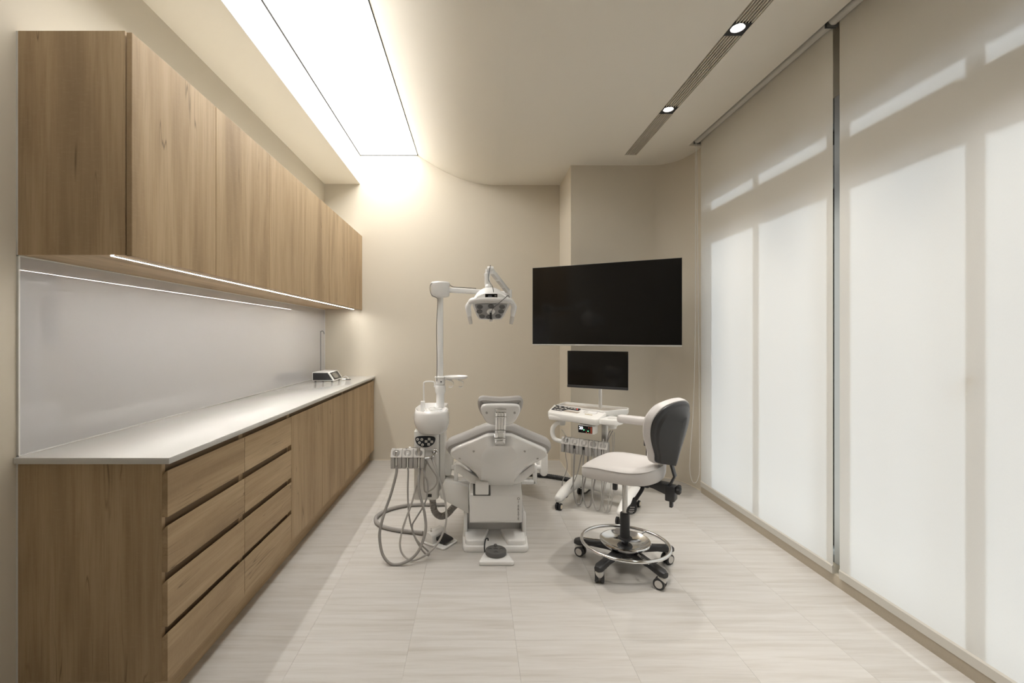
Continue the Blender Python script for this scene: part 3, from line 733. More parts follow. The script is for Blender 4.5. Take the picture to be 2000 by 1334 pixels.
# headrest hinge: slotted steel double bar from the head plate down to the backrest
m = MB(); m.box(-0.030, 0.030, 0.018, 0.046, 0.012, 0.024, bevel=0.002, M=HM)
hinge = m.build('hinge', M['steel'], dc)
P0 = HM @ Vector((0, 0.030, 0.026)); P1 = BM @ Vector((0, 0.452, 0.058))
zv = (P1 - P0).normalized(); xv = Vector((1, 0, 0)); yv = zv.cross(xv)
L = (P1 - P0).length
GM = frame(P0, tuple(xv), tuple(yv), tuple(zv))
for x0, x1 in ((-0.0165, -0.0006), (0.0006, 0.0165)): MB().box(x0, x1, -0.005, 0.005, 0, L*0.88, bevel=0.001, M=GM).build('bar', M['steel'], hinge)
for x0, x1 in ((-0.030, -0.019), (0.019, 0.030)): MB().box(x0, x1, -0.006, 0.006, 0, L, bevel=0.0015, M=GM).build('side_rail', M['chrome'], hinge)
for k in (0.12, 0.55, 0.82): MB().cyl(GM @ Vector((-0.031, 0.004, L*k)), GM @ Vector((0.031, 0.004, L*k)), 0.0045, n=10).build('pin', M['chrome'], hinge)
MB().box(-0.031, 0.031, 0.428, 0.470, 0.005, 0.058, bevel=0.004, M=BM).build('hinge_block', M['steel'], hinge)
# arm that links the chair to the spittoon column
pa = [(CXc - 0.185, 0.190), (CXc - 0.185, 0.362), (-0.195, 0.402), (-0.235, 0.330), (-0.225, 0.290)]
MB().prism(pa, 'y', 2.945, 3.12, bevel=0.008, seg=2).build('link_arm', M['white2'], dc)

# ------------------------------------------------------------------ spittoon unit
su = thing('spittoon_unit', 'white spittoon column with rounded bowl and oval keypad beside the dental chair', 'spittoon unit', (-0.30, 3.03, 0.28))
col = rpoly([(-0.398, 2.955), (-0.250, 2.955), (-0.236, 2.985), (-0.236, 3.16), (-0.398, 3.16)], [0.014, 0.014, 0.02, 0.02, 0.02])
MB().pad(col, [(0.004, 0.278), (0, 0.284), (0, 0.72), (0.004, 0.725)]).build('column', M['white2'], su)
sd_ = rpoly([(-0.2345, 3.0), (-0.200, 3.02), (-0.196, 3.16), (-0.2345, 3.16)], 0.01)
MB().pad(sd_, [(0.002, 0.32), (0, 0.324), (0, 0.715), (0.002, 0.72)]).build('side_panel', M['white2'], su)
pl = rpoly([(-0.386, 0.60), (-0.262, 0.60), (-0.262, 0.716), (-0.386, 0.716)], 0.014)
MB().prism(pl, 'y', 2.949, 2.956, bevel=0.003).build('front_panel', M['gloss'], su)
kp = [(-0.0655, 0.016), (-0.058, 0.0305), (-0.03, 0.036), (0.03, 0.036), (0.058, 0.0305), (0.0655, 0.016), (0.055, -0.012), (0.030, -0.030), (0, -0.0365), (-0.030, -0.030), (-0.055, -0.012)]
kp = [(-0.3225 + p.x, 0.658 + p.y) for p in catmull([(x, y, 0) for x, y in kp], 4, True)]
kpo = MB().prism(kp, 'y', 2.9455, 2.950, bevel=0.001).build('keypad', M['keypad'], su)
for x, z in ((-0.0495, 0.016), (-0.0225, 0.015), (-0.038, -0.006), (-0.018, -0.020)):
    MB().cyl((-0.3225 + x, 2.9458, 0.658 + z), (-0.3225 + x, 2.9435, 0.658 + z), 0.0088, n=18, bevel=0.0008).build('round_key', M['key'], kpo)
for x, z in ((0.025, 0.0175), (0.005, 0.002), (0.0425, 0.0), (0.0215, -0.0165)):
    MB().box(-0.3225 + x - 0.0082, -0.3225 + x + 0.0082, 2.9435, 2.9458, 0.658 + z - 0.0078, 0.658 + z + 0.0078, bevel=0.001).build('square_key', M['key'], kpo)
arrows = MB()
for x, z, a in ((0.025, 0.0175, 90), (0.005, 0.002, 180), (0.0425, 0.0, 0), (0.0215, -0.0165, 270)):
    pts = [(-0.3225 + x + 0.0035*math.cos(R(a + 120*k)), 0.658 + z + 0.0035*math.sin(R(a + 120*k))) for k in range(3)]
    arrows.prism(pts, 'y', 2.9428, 2.9434)
for x, z in ((-0.0495, 0.016), (-0.0225, 0.015), (-0.038, -0.006), (-0.018, -0.020)):
    arrows.cyl((-0.3225 + x, 2.9434, 0.658 + z), (-0.3225 + x, 2.9428, 0.658 + z), 0.0034, n=8)
arrows.build('key_symbols', M['ink'], kpo, smooth=0)
MB().box(-0.312, -0.282, 2.9515, 2.956, 0.297, 0.316, bevel=0.0015).build('power_switch', M['rubber'], su)
# bowl: swollen tub, open on top, tail to the back where the pole stands
bo_ = [(-0.405, 3.02), (-0.385, 2.93), (-0.33, 2.885), (-0.265, 2.878), (-0.205, 2.895), (-0.172, 2.945), (-0.172, 3.02), (-0.19, 3.075), (-0.183, 3.17), (-0.20, 3.195), (-0.35, 3.195), (-0.39, 3.13)]
bo_ = [(p.x, p.y) for p in resample([(p.x, p.y, 0) for p in catmull([(x, y, 0) for x, y in bo_], 5, True)], 72)]
rim = lambda o, z0: [(x, y, z0 + 0.018*max(0, min(1, (y - 2.9)/0.3))) for x, y in o]
MB().loft([ring(inset(bo_, 0.055), 0.705), ring(inset(bo_, 0.035), 0.712), ring(inset(bo_, 0.014), 0.735), ring(inset(bo_, 0.002), 0.770), ring(inset(bo_, -0.002), 0.805), ring(inset(bo_, 0.003), 0.840), rim(inset(bo_, 0.009), 0.856), rim(inset(bo_, 0.014), 0.858), rim(inset(bo_, 0.020), 0.852), ring(inset(bo_, 0.036), 0.838), ring(inset(bo_, 0.06), 0.834)]).build('bowl', M['gloss'], su, smooth=50)
MB().lathe([(0.001, 0.0), (0.044, 0.0), (0.048, 0.004), (0.046, 0.010), (0.036, 0.013), (0.001, 0.014)], (-0.268, 3.07, 0.846)).build('bowl_cover', M['gloss'], su)
for a in range(0, 360, 60): MB().ball((-0.268 + 0.022*math.cos(R(a)), 3.07 + 0.022*math.sin(R(a)), 0.861), (0.010, 0.006, 0.003), n=8).build('cover_petal', M['gloss'], su)
MB().tube([(-0.33, 2.95, 0.842), (-0.322, 2.975, 0.850), (-0.33, 3.01, 0.855), (-0.305, 2.935, 0.848), (-0.27, 2.945, 0.850), (-0.235, 2.955, 0.846)], 0.009, 8, 6).build('rinse_spout', M['gloss'], su)
MB().box(-0.360, -0.333, 3.0, 3.03, 0.838, 0.912, bevel=0.004).build('filler_post', M['white'], su)
fy = 3.015
MB().tube([(-0.340, fy, 0.905), (-0.340, fy, 1.018), (-0.336, fy, 1.036), (-0.318, fy, 1.041), (-0.288, fy, 1.041), (-0.272, fy, 1.036), (-0.268, fy, 1.016), (-0.2705, fy, 1.004)], 0.0046, 10, 6).build('filler_tube', M['white'], su)
# assistant holder on a chrome bracket
MB().tube([(-0.262, 2.955, 0.586), (-0.268, 2.93, 0.578), (-0.285, 2.90, 0.572), (-0.33, 2.872, 0.572)], 0.011, 10, 6).build('bracket_arm', M['chrome'], su)
MB().lathe([(0.020, 0), (0.021, 0.004), (0.018, 0.008), (0.012, 0.011)], M=frame((-0.262, 2.957, 0.588), (1, 0, 0), (0, 0, 1), (0, -1, 0))).build('bracket_rosette', M['chrome'], su)
hold_x = [-0.494, -0.423, -0.352]
for hx in hold_x:
    top = [(2.842, 0.513), (2.842, 0.582), (2.866, 0.628), (2.900, 0.628), (2.905, 0.513)]
    h = MB()
    for x0, x1 in ((hx - 0.0345, hx - 0.009), (hx + 0.009, hx + 0.0345)): h.prism(top, 'x', x0, x1, bevel=0.003)
    h.prism([(2.868, 0.515), (2.868, 0.622), (2.900, 0.626), (2.905, 0.515)], 'x', hx - 0.0095, hx + 0.0095)
    ho = h.build('holder', M['holder'], su)
    sl = Vector((0, 0.024, 0.046)).normalized(); no = Vector((0, -sl.z, sl.y))
    HF = frame(Vector((hx, 2.854, 0.605)) + no*0.0012, (1, 0, 0), tuple(sl), tuple(no))
    oo = [(p[0], p[1]) for p in rrect(0.0685, 0.050, 0.006, 3)]; oi_ = [(p[0], p[1]*1.0 + 0.001) for p in rrect(0.050, 0.040, 0.018, 3)]
    MB().loft([ring(oo, -0.002), ring(oo, 0.002), ring(oi_, 0.002), ring([(x*0.8, y*0.8) for x, y in oi_], -0.0022)], M=HF).build('holder_face', M['holder_top'], ho)

# the three instruments hanging in the assistant holder, each with its hose
def hpath(pts, Ytop, Ybot, y0, y1): # hose points read as (x, y) of the zoomed view, depth slides with height
    out = []
    for x, y in pts:
        px, py = 720 + x/6.67, 920 + y/6.67
        t = max(0, min(1, (py - y0)/(y1 - y0)))
        out.append(at(px, py, Ytop + (Ybot - Ytop)*t))
    return out
t = thing('suction_handpiece', 'wide suction handpiece with thick grey hose in the outer slot of the assistant holder', 'suction tip', (-0.494, 2.853, 0.51), group='instruments on the spittoon unit')
MB().cyl((-0.494, 2.852, 0.508), (-0.494, 2.852, 0.590), 0.0062, n=14, bevel=0.001).build('grip', M['white2'], t)
MB().cyl((-0.494, 2.850, 0.590), (-0.492, 2.846, 0.622), 0.0085, n=14, bevel=0.0015).build('head', M['steel'], t)
P = [Vector((-0.494, 2.852, 0.530))] + hpath([(360, 30), (290, 300), (200, 560), (150, 760), (145, 900), (180, 1080), (260, 1190), (350, 1218), (450, 1198), (560, 1140), (650, 1040), (710, 900), (745, 740), (730, 560), (700, 430), (662, 280), (650, 130)], 2.845, 2.66, 915, 1100) + [Vector((-0.345, 2.90, 0.54))]
MB().tube(P, 0.0086, 10, 7).build('hose', M['hose'], t)
t = thing('saliva_ejector', 'slim saliva ejector with thin grey hose in the middle slot of the assistant holder', 'suction tip', (-0.423, 2.853, 0.51), group='instruments on the spittoon unit')
MB().cyl((-0.423, 2.852, 0.505), (-0.423, 2.852, 0.578), 0.0046, n=12, bevel=0.001).build('grip', M['white2'], t)
MB().cyl((-0.423, 2.851, 0.578), (-0.423, 2.849, 0.606), 0.0072, 0.006, n=12, bevel=0.0015).build('head', M['white2'], t)
P = [Vector((-0.423, 2.852, 0.515))] + hpath([(515, 20), (510, 250), (515, 450), (530, 600), (560, 740), (610, 880), (690, 1020), (750, 1085), (785, 1095), (775, 1045), (640, 915), (580, 800), (570, 700), (620, 610), (700, 480), (750, 370), (765, 280), (770, 200), (760, 120), (735, 50)], 2.848, 2.72, 915, 1090) + [Vector((-0.335, 2.905, 0.56))]
MB().tube(P, 0.0054, 8, 7).build('hose', M['hose'], t)
t = thing('air_water_syringe', 'chrome air water syringe with angled nozzle in the holder slot by the column', 'syringe', (-0.352, 2.853, 0.51), group='instruments on the spittoon unit')
MB().cyl((-0.352, 2.852, 0.505), (-0.352, 2.850, 0.600), 0.0045, 0.006, n=12, bevel=0.001).build('grip', M['white2'], t)
MB().tube([(-0.352, 2.850, 0.597), (-0.353, 2.847, 0.618), (-0.356, 2.845, 0.640)], [0.006, 0.0095, 0.0085], 10, 4).build('head', M['steel'], t)
MB().tube([(-0.356, 2.845, 0.640), (-0.385, 2.84, 0.645), (-0.408, 2.836, 0.647), (-0.430, 2.834, 0.641)], [0.004, 0.003, 0.003, 0.0025], 8, 5).build('nozzle', M['chrome'], t)
MB().box(-0.348, -0.343, 2.84, 2.848, 0.607, 0.648, bevel=0.001).build('trigger', M['steel'], t)
P = [Vector((-0.352, 2.852, 0.515))] + hpath([(650, 30), (620, 200), (560, 420), (480, 640), (430, 800), (408, 950), (430, 1060), (500, 1140), (580, 1160), (680, 1130), (790, 1060), (900, 940), (980, 780), (1010, 650), (1010, 500), (975, 280), (930, 130), (880, -20)], 2.85, 2.70, 915, 1095) + [Vector((-0.285, 2.93, 0.57))]
MB().tube(P, 0.0060, 8, 7).build('hose', M['hose_pale'], t)
lp = [at(831, 898, 2.90), at(840, 912, 2.90), at(852, 930, 2.90), at(853, 943, 2.90), at(845, 955, 2.91), at(831, 961, 2.92), at(828, 945, 2.92), at(829, 925, 2.92), at(834, 900, 2.92)]
MB().tube(lp, 0.0050, 8, 6).build('hose_loop', M['hose_pale'], su)
# drain hose from the column foot and the service conduit lying on the floor
def ribbed(r, n): return lambda t: r*(1 + 0.045*math.sin(2*math.pi*n*t))
th = thing('drain_hose', 'thick grey ribbed drain hose curving under the spittoon column', 'hose', (-0.25, 3.05, 0.1))
P = [Vector((-0.288, 3.06, 0.290)), Vector((-0.286, 3.06, 0.24)), Vector((-0.272, 3.06, 0.165)), Vector((-0.235, 3.07, 0.128)), Vector((-0.19, 3.09, 0.135)), Vector((-0.14, 3.13, 0.175)), Vector((-0.09, 3.17, 0.19))]
MB().tube(P, ribbed(0.0222, 34), 14, 60).build('corrugated_hose', M['hose'], th)
cd = thing('floor_conduit', 'grey ribbed conduit looping over the floor from the foot switch box', 'conduit', (-0.6, 3.3, 0.0))
fl_ = [(872, 985), (846, 985.5), (820, 985.5), (795, 987), (770, 992), (750, 999), (737, 1008), (734, 1015), (738, 1023), (752, 1030), (775, 1035), (800, 1038.5), (826, 1041)]
MB().tube([onfloor(x, y, 0.0145) for x, y in fl_], ribbed(0.0135, 150), 10, 75).build('corrugated_hose', M['hose'], cd)
# foot switch box beside it
fs = thing('foot_switch_box', 'white foot switch box with toggle and black pedal on a small plate', 'foot switch', (-0.225, 2.955, 0), rz=-35)
W = False
MB().pad(rrect(0.175, 0.155, 0.02, 4), [(0.002, 0), (0, 0.003), (0, 0.010), (0.004, 0.014)]).build('plate', M['white'], fs, world=W)
MB().prism(rpoly([(-0.082, 0.012), (-0.005, 0.012), (-0.010, 0.062), (-0.03, 0.075), (-0.06, 0.078), (-0.082, 0.06)], 0.006), 'y', -0.07, 0.07, bevel=0.006).build('box', M['gloss'], fs, world=W)
MB().prism(rpoly([(-0.002, 0.03), (0.068, 0.022), (0.078, 0.030), (0.064, 0.040), (-0.002, 0.052)], 0.006), 'y', -0.042, 0.042, bevel=0.008).build('pedal', M['rubber'], fs, world=W)
MB().cyl((-0.045, -0.04, 0.076), (-0.045, -0.04, 0.081), 0.007, n=12).tube([(-0.045, -0.04, 0.08), (-0.043, -0.043, 0.098)], 0.0022, 6, 0).build('toggle', M['chrome'], fs, world=W)
# centre foot control of the chair
fc = thing('foot_control', 'round dark grey foot pedal on a white wedge plate in front of the chair base', 'foot control', (0.125, 2.74, 0))
pl_ = rpoly([(-0.108, -0.085), (0.108, -0.085), (0.058, 0.077), (-0.058, 0.077)], [0.022, 0.022, 0.015, 0.015], 5)
MB().prism(pl_, 'z', 0.0, 0.026, bevel=0.008, seg=3, angle=50).build('plate', M['gloss'], fc, world=W)
dk = [(0.064*math.cos(R(a)), 0.012 + 0.064*math.sin(R(a))) for a in range(0, 360, 8)]
pdl = MB().pad(dk, [(0.006, 0.026), (0, 0.030), (0, 0.046), (0.003, 0.051), (0.010, 0.052), (0.014, 0.0505), (0.03, 0.0505)]).build('pedal_disc', M['dark_grey'], fc, world=W)
MB().lathe([(0.011, 0.050), (0.011, 0.056), (0.008, 0.061), (0.002, 0.063)], (0, 0.062, 0)).build('knob', M['dark_grey'], pdl, world=W)
for x, y in ((-0.035, 0.02), (0.035, 0.02), (0, -0.02), (0, 0.02)):
    MB().tube([(x - 0.012, y, 0.0515), (x, y + 0.01, 0.0525), (x + 0.012, y, 0.0515)], 0.0025, 6, 4).build('embossed_mark', M['dark_grey'], pdl, world=W)
MB().tube([(-0.065, 0.03, 0.02), (-0.068, 0.045, 0.055), (-0.060, 0.075, 0.085), (-0.046, 0.085, 0.085), (-0.044, 0.088, 0.072)], 0.0042, 8, 6).build('cord', M['rubber'], fc, world=W)

# ------------------------------------------------------------------ operating light on its pole
PXp, PYp = -0.239, 3.12
ol_ = thing('operating_light', 'white operating light with eight-lens head on a jointed arm and tall pole', 'operating light', (PXp, PYp, 0.84))
MB().cyl((PXp, PYp, 0.852), (PXp, PYp, 0.958), 0.0275, n=24).build('lower_post', M['white'], ol_)
MB().lathe([(0.028, 0.946), (0.036, 0.962), (0.037, 1.0), (0.034, 1.006), (0.028, 1.007)], (PXp, PYp, 0)).build('lower_collar', M['white'], ol_)
MB().lathe([(0.030, 1.010), (0.033, 1.012), (0.033, 1.055), (0.038, 1.058), (0.039, 1.063), (0.030, 1.067), (0.021, 1.068)], (PXp, PYp, 0)).build('upper_collar', M['white'], ol_)
MB().cyl((PXp + 0.008, PYp - 0.032, 1.032), (PXp + 0.008, PYp - 0.036, 1.032), 0.005, n=12).build('screw', M['rubber'], ol_)
MB().cyl((PXp, PYp, 1.06), (PXp, PYp, 1.612), 0.0205, n=24).build('pole', M['white'], ol_)
MB().lathe([(0.03, 1.607), (0.058, 1.612), (0.063, 1.620), (0.064, 1.685), (0.066, 1.690), (0.066, 1.703), (0.060, 1.711), (0.02, 1.715)], (PXp, PYp, 0), 40).build('drum', M['white'], ol_)
EL = Vector((0.234, 3.20, 1.640))
MB().loft([[(Vector((PXp + 0.05, PYp, 1.658)).lerp(EL, t) + Vector((0, yy, zz))) for yy, zz in rrect(0.034, 0.036 - 0.006*t, 0.008, 3)] for t in (0, 0.06, 0.12, 0.5, 0.9, 1.0)]).build('lower_arm', M['white'], ol_)
MB().cyl((EL.x, EL.y, EL.z - 0.03), (EL.x, EL.y, EL.z + 0.028), 0.024, n=20, bevel=0.004).build('elbow', M['white'], ol_)
TP = Vector((0.092, 2.80, 1.742))
ax_ = (TP - EL).normalized(); sx_ = ax_.cross(Vector((0, 0, 1))).normalized(); ux_ = sx_.cross(ax_)
La = (TP - EL).length
AM = frame(EL, tuple(sx_), tuple(ux_), tuple(ax_))
MB().box(-0.014, 0.014, -0.004, 0.026, -0.02, La, bevel=0.005, M=AM).build('spring_arm', M['white'], ol_)
for a, b_ in ((0.10, 0.30), (0.36, 0.62), (0.68, 0.90)): MB().box(-0.011, 0.011, -0.007, 0.004, La*a, La*b_, bevel=0.002, M=AM).build('arm_cover', M['holder_top'], ol_)
MB().cyl((0.074, 2.79, 1.750), (0.112, 2.79, 1.750), 0.019, n=20, bevel=0.003).build('upper_joint', M['white'], ol_)
MB().tube([(0.074, 2.785, 1.752), (0.074, 2.785, 1.70)], 0.0125, 14, 0).build('drop_post', M['white'], ol_)
MB().lathe([(0.014, 1.650), (0.0165, 1.66), (0.0165, 1.705), (0.0185, 1.712), (0.0185, 1.725), (0.014, 1.728)], (0.074, 2.785, 0)).build('post_sleeve', M['white'], ol_)
MB().ball((0.080, 2.775, 1.640), 0.021).build('ball_joint', M['white'], ol_)
LC = Vector((0.094, 2.735, 1.493))
ln = Vector((0, -0.62, -0.785)); le = Vector((0, -0.785, 0.62))
LM = frame(LC, (1, 0, 0), tuple(le), tuple(-ln))           # z of the frame points out of the back of the head
body = [(-0.110, 0.068), (-0.06, 0.082), (0.06, 0.082), (0.110, 0.068), (0.098, 0.0), (0.078, -0.066), (0.05, -0.082), (-0.05, -0.082), (-0.078, -0.066), (-0.098, 0.0)]
body = [(p.x, p.y) for p in resample([(p.x, p.y, 0) for p in catmull([(x, y, 0) for x, y in body], 5, True)], 72)]
hd = MB().loft([ring(inset(body, 0.012), 0.0), ring(inset(body, 0.004), -0.002), ring(body, 0.006), ring(body, 0.020), ring(inset(body, 0.010), 0.040)] + [ring([(x*s_, y*s_ + 0.018*(1 - s_)) for x, y in inset(body, 0.010)], 0.040 + 0.072*math.sqrt(1 - s_*s_)) for s_ in (0.97, 0.9, 0.78, 0.6, 0.35, 0.08)], M=LM).build('head_shell', M['white'], ol_, smooth=60)
MB().loft([ring(inset(body, 0.016), -0.004), ring(inset(body, 0.020), -0.005), ring([(x*0.3, y*0.3) for x, y in body], -0.005)], M=LM).build('lamp_face', M['lampface'], ol_)
for x, y in ((-0.066, 0.042), (0, 0.048), (0.066, 0.042), (-0.068, 0.0), (0.062, 0.002), (-0.052, -0.044), (0.046, -0.042), (-0.010, -0.050)):
    MB().lathe([(0.018, 0.0), (0.0165, -0.003), (0.010, -0.0015), (0.001, -0.001)], (x, y, -0.005), 20, M=LM).build('led_lens', M['lens'], hd)
MB().lathe([(0.026, 0.0), (0.024, -0.004), (0.012, -0.0045), (0.001, -0.004)], (0, 0.0, -0.005), 24, M=LM).build('centre_ring', M['white'], hd)
br = [(-0.130, 0.048), (-0.112, 0.074), (-0.06, 0.085), (0, 0.088), (0.06, 0.085), (0.112, 0.074), (0.130, 0.048)]
MB().tube([(x, y, 0.016) for x, y in br], [0.013, 0.0145, 0.014, 0.014, 0.014, 0.0145, 0.013], 12, 6, flat=1.2, M=LM).build('brow', M['white'], ol_)
MB().loft([[(LC.x - 0.004 + 0.104*math.cos(t_)*math.cos(R(a)), 2.775 + 0.075*math.cos(t_)*math.sin(R(a)), 1.538 + 0.102*math.sin(t_)) for a in range(0, 360, 8)] for t_ in [R(q_) for q_ in (0, 12, 25, 38, 52, 66, 78, 87)]]).build('dome', M['white'], ol_)
hb = rpoly([(-0.096, 1.548), (0.096, 1.548), (0.088, 1.572), (0.055, 1.592), (-0.040, 1.593), (-0.084, 1.574)], 0.010, 4)
dp = MB().prism([(LC.x + x, z) for x, z in hb], 'y', 2.668, 2.75, bevel=0.005).build('display_housing', M['white'], ol_)
MB().box(LC.x - 0.035, LC.x + 0.036, 2.6655, 2.669, 1.561, 1.589, bevel=0.001).build('display', M['screen'], dp)
MB().box(LC.x - 0.018, LC.x + 0.004, 2.6648, 2.666, 1.571, 1.581).build('readout', plain('lamp_readout', (0.12, 0.13, 0.15), 0.4), dp)
for k in range(7): MB().box(LC.x - 0.028 + 0.008*k, LC.x - 0.026 + 0.008*k, 2.6648, 2.666, 1.5645, 1.5665).build('print_mark', M['key'], dp)
for k in (0, 1): MB().box(LC.x + 0.020, LC.x + 0.030, 2.6648, 2.666, 1.567 + 0.010*k, 1.571 + 0.010*k).build('print_mark', M['holder'], dp)
for sgn in (-1, 1):
    A0 = LM @ Vector((sgn*0.127, 0.052, 0.014))
    g1 = A0 + Vector((sgn*0.006, 0.004, -0.045)); g2 = A0 + Vector((sgn*0.001, 0.006, -0.078)); g3 = A0 + Vector((-sgn*0.008, 0.008, -0.124))
    MB().tube([A0, A0 + Vector((sgn*0.010, 0.002, -0.022)), g1, g2], [0.016, 0.0175, 0.0165, 0.012], 12, 6).build('handle', M['white'], ol_)
    MB().tube([g2, g2.lerp(g3, 0.6), g3], [0.0122, 0.0115, 0.0085], 12, 5).build('handle_grip', M['holder_top'], ol_)
cam_o = MB().tube([LM @ Vector((0.0, -0.004, -0.012)), LM @ Vector((0.0, -0.018, -0.03)), LM @ Vector((0.002, -0.05, -0.034))], [0.006, 0.008, 0.008], 10, 4).build('mini_camera', M['rubber'], ol_)
MB().box(-0.008, 0.012, -0.046, -0.030, -0.046, -0.028, bevel=0.002, M=LM).build('camera_clip', M['silver'], cam_o)
# thin black camera cable: pole, drum, arm, head
cb = [at(853, 745, 3.09), at(853.5, 700, 3.09), at(852.5, 640, 3.09), at(855, 590, 3.09), at(853, 582, 3.06), at(844, 577, 3.06), at(840, 567, 3.06), at(841, 556, 3.07), at(848, 551, 3.10), at(858, 550.3, 3.12), at(874, 552, 3.12), at(884, 560, 3.13), at(905, 561.5, 3.15), at(930, 563.5, 3.17)]
MB().tube(cb, 0.0021, 6, 6).build('cable', M['rubber'], ol_)
cb = [at(958, 518, 2.775), at(955.5, 530, 2.765), at(954, 545, 2.745), at(957, 552, 2.715), at(962, 560, 2.68), at(964, 571, 2.675)]
MB().tube(cb, 0.0021, 6, 6).build('cable', M['rubber'], ol_)
cb = [at(995, 581, 2.69), at(992, 577.5, 2.65), at(984, 584, 2.63), at(972, 594, 2.62), at(963, 602, 2.64), at(960, 610, 2.68)]
MB().tube(cb, 0.0021, 6, 6).build('cable', M['rubber'], ol_)
# small swing tray on the pole
tr = thing('swing_tray', 'small oval white tray with two curled handles clipped on the light pole', 'tray', (-0.13, 3.12, 1.05))
oval = [(-0.133 + 0.083*math.cos(R(a)), 3.115 + 0.075*math.sin(R(a))) for a in range(0, 360, 8)]
MB().loft([ring(inset(oval, 0.035), 1.049), ring(inset(oval, 0.01), 1.052), ring(oval, 1.066), ring(inset(oval, 0.003), 1.070), ring(inset(oval, 0.012), 1.062), ring(inset(oval, 0.04), 1.056)]).build('dish', M['white'], tr)
MB().box(-0.205, -0.155, 3.105, 3.135, 1.043, 1.054, bevel=0.002).build('clip', M['white'], tr)
for x0, k in ((-0.168, 1.0), (-0.100, 0.95)):
    pts = [(x0 - 0.02, 1.046), (x0, 1.040), (x0 + 0.018, 1.028), (x0 + 0.020, 1.012), (x0 + 0.008, 0.996), (x0 - 0.012, 0.998)]
    pr = catmull([(x, z, 0) for x, z in pts], 5)
    up2 = [(p.x, p.y) for p in pr]; lo2 = inset(up2 + up2[::-1], 0)  # ribbon
    m = MB()
    for a, b_ in zip(up2, up2[1:]):
        m.prism([(a[0], a[1]), (b_[0], b_[1]), (b_[0], b_[1] - 0.004), (a[0], a[1] - 0.004)], 'y', 3.085, 3.145)
    m.build('handle', M['white'], tr)

# ------------------------------------------------------------------ television on a wall arm
tvc = Vector((1.072, 3.848, 0)); tva = math.degrees(math.atan2(-0.545, 1.106))
tv = thing('television', 'large black flat television turned toward the chair on a wall arm', 'television', (tvc.x, tvc.y, 1.26), rz=tva)
W = False
TWd, THt = 0.6165, 0.70
MB().box(-TWd, TWd, 0.004, 0.022, 0.006, THt, bevel=0.003).build('panel', M['bezel'], tv, world=W)
MB().box(-TWd + 0.004, TWd - 0.004, 0.0020, 0.0042, 0.014, THt - 0.004).build('screen', M['screen'], tv, world=W)
MB().box(-TWd, TWd, -0.003, 0.020, -0.002, 0.0105, bevel=0.0015).build('lower_trim', M['silver'], tv, world=W)
for x in (-TWd, TWd - 0.0025): MB().box(x, x + 0.0025, 0.002, 0.020, 0.0085, THt).build('side_trim', M['bezel'], tv, world=W)
MB().box(-0.42, 0.42, 0.022, 0.060, 0.05, 0.42, bevel=0.02).build('rear_housing', M['bezel'], tv, world=W)
ta = thing('television_wall_arm', 'black folding wall arm behind the television', 'wall mount', (1.20, 4.345, 1.60))
Mi = Matrix.Translation((tvc.x, tvc.y, 1.26)) @ Matrix.Rotation(R(tva), 4, 'Z')
pb = Mi @ Vector((0.0, 0.078, 0.33))
MB().box(-0.20, 0.20, 0.061, 0.072, 0.13, 0.53, bevel=0.002, M=Mi).build('mount_plate', M['black'], ta)
MB().box(1.10, 1.34, 4.330, 4.3495, 1.45, 1.75, bevel=0.003).build('wall_plate', M['black'], ta)
kn = Vector((1.32, 4.20, 1.59)); wl = Vector((1.20, 4.33, 1.59))
MB().tube([wl, kn], 0.02, 8, 0).build('inner_arm', M['black'], ta); MB().tube([kn, (pb.x, pb.y, 1.59)], 0.018, 8, 0).build('outer_arm', M['black'], ta)
MB().cyl((kn.x, kn.y, 1.55), (kn.x, kn.y, 1.63), 0.026, n=16).build('joint', M['black'], ta)

# ------------------------------------------------------------------ delivery cart
CA = -36
ct = thing('delivery_cart', 'white wheeled dental delivery cart with tray, keypad and hanging instruments', 'dental cart', (1.04, 3.66, 0), rz=CA)
CM = Matrix.Translation((1.04, 3.66, 0)) @ Matrix.Rotation(R(CA), 4, 'Z')
MB().tube([(-0.235, 0.02, 0.126), (-0.12, 0.015, 0.124), (0, 0.012, 0.123), (0.12, 0.015, 0.124), (0.235, 0.02, 0.126)], 0.044, 14, 5, flat=0.95).build('crossbar', M['white2'], ct, world=W)
for sx in (-1, 1):
    x = sx*0.235
    MB().tube([(x, 0.12, 0.098), (x, 0.085, 0.118), (x, 0.02, 0.132), (x - sx*0.0, -0.10, 0.128), (x + sx*0.006, -0.20, 0.112), (x + sx*0.008, -0.29, 0.092), (x + sx*0.008, -0.345, 0.080), (x + sx*0.008, -0.365, 0.074)], [0.022, 0.038, 0.048, 0.046, 0.042, 0.037, 0.030, 0.012], 14, 6).build('base_leg', M['white2'], ct, world=W)
    for y in (-0.335, 0.085):
        c_ = MB(); c_.cyl((x, y, 0.055), (x, y, 0.09), 0.009, n=10)
        fk = c_.build('caster', M['rubber'], ct, world=W)
        for s2 in (-1, 1):
            MB().cyl((x + s2*0.006, y - 0.010, 0.026), (x + s2*0.023, y - 0.010, 0.026), 0.026, n=24, bevel=0.003).build('wheel', M['rubber'], fk, world=W)
            MB().cyl((x + s2*0.0225, y - 0.010, 0.026), (x + s2*0.0245, y - 0.010, 0.026), 0.017, n=20).build('hub', M['bead'], fk, world=W)
MB().tube([(0, 0.012, 0.12), (0, 0.012, 0.68)], 0.024, 18, 0).build('column', M['white2'], ct, world=W)
MB().box(-0.014, 0.022, -0.030, -0.006, 0.50, 0.66, bevel=0.004).build('column_cover', M['steel'], ct, world=W)
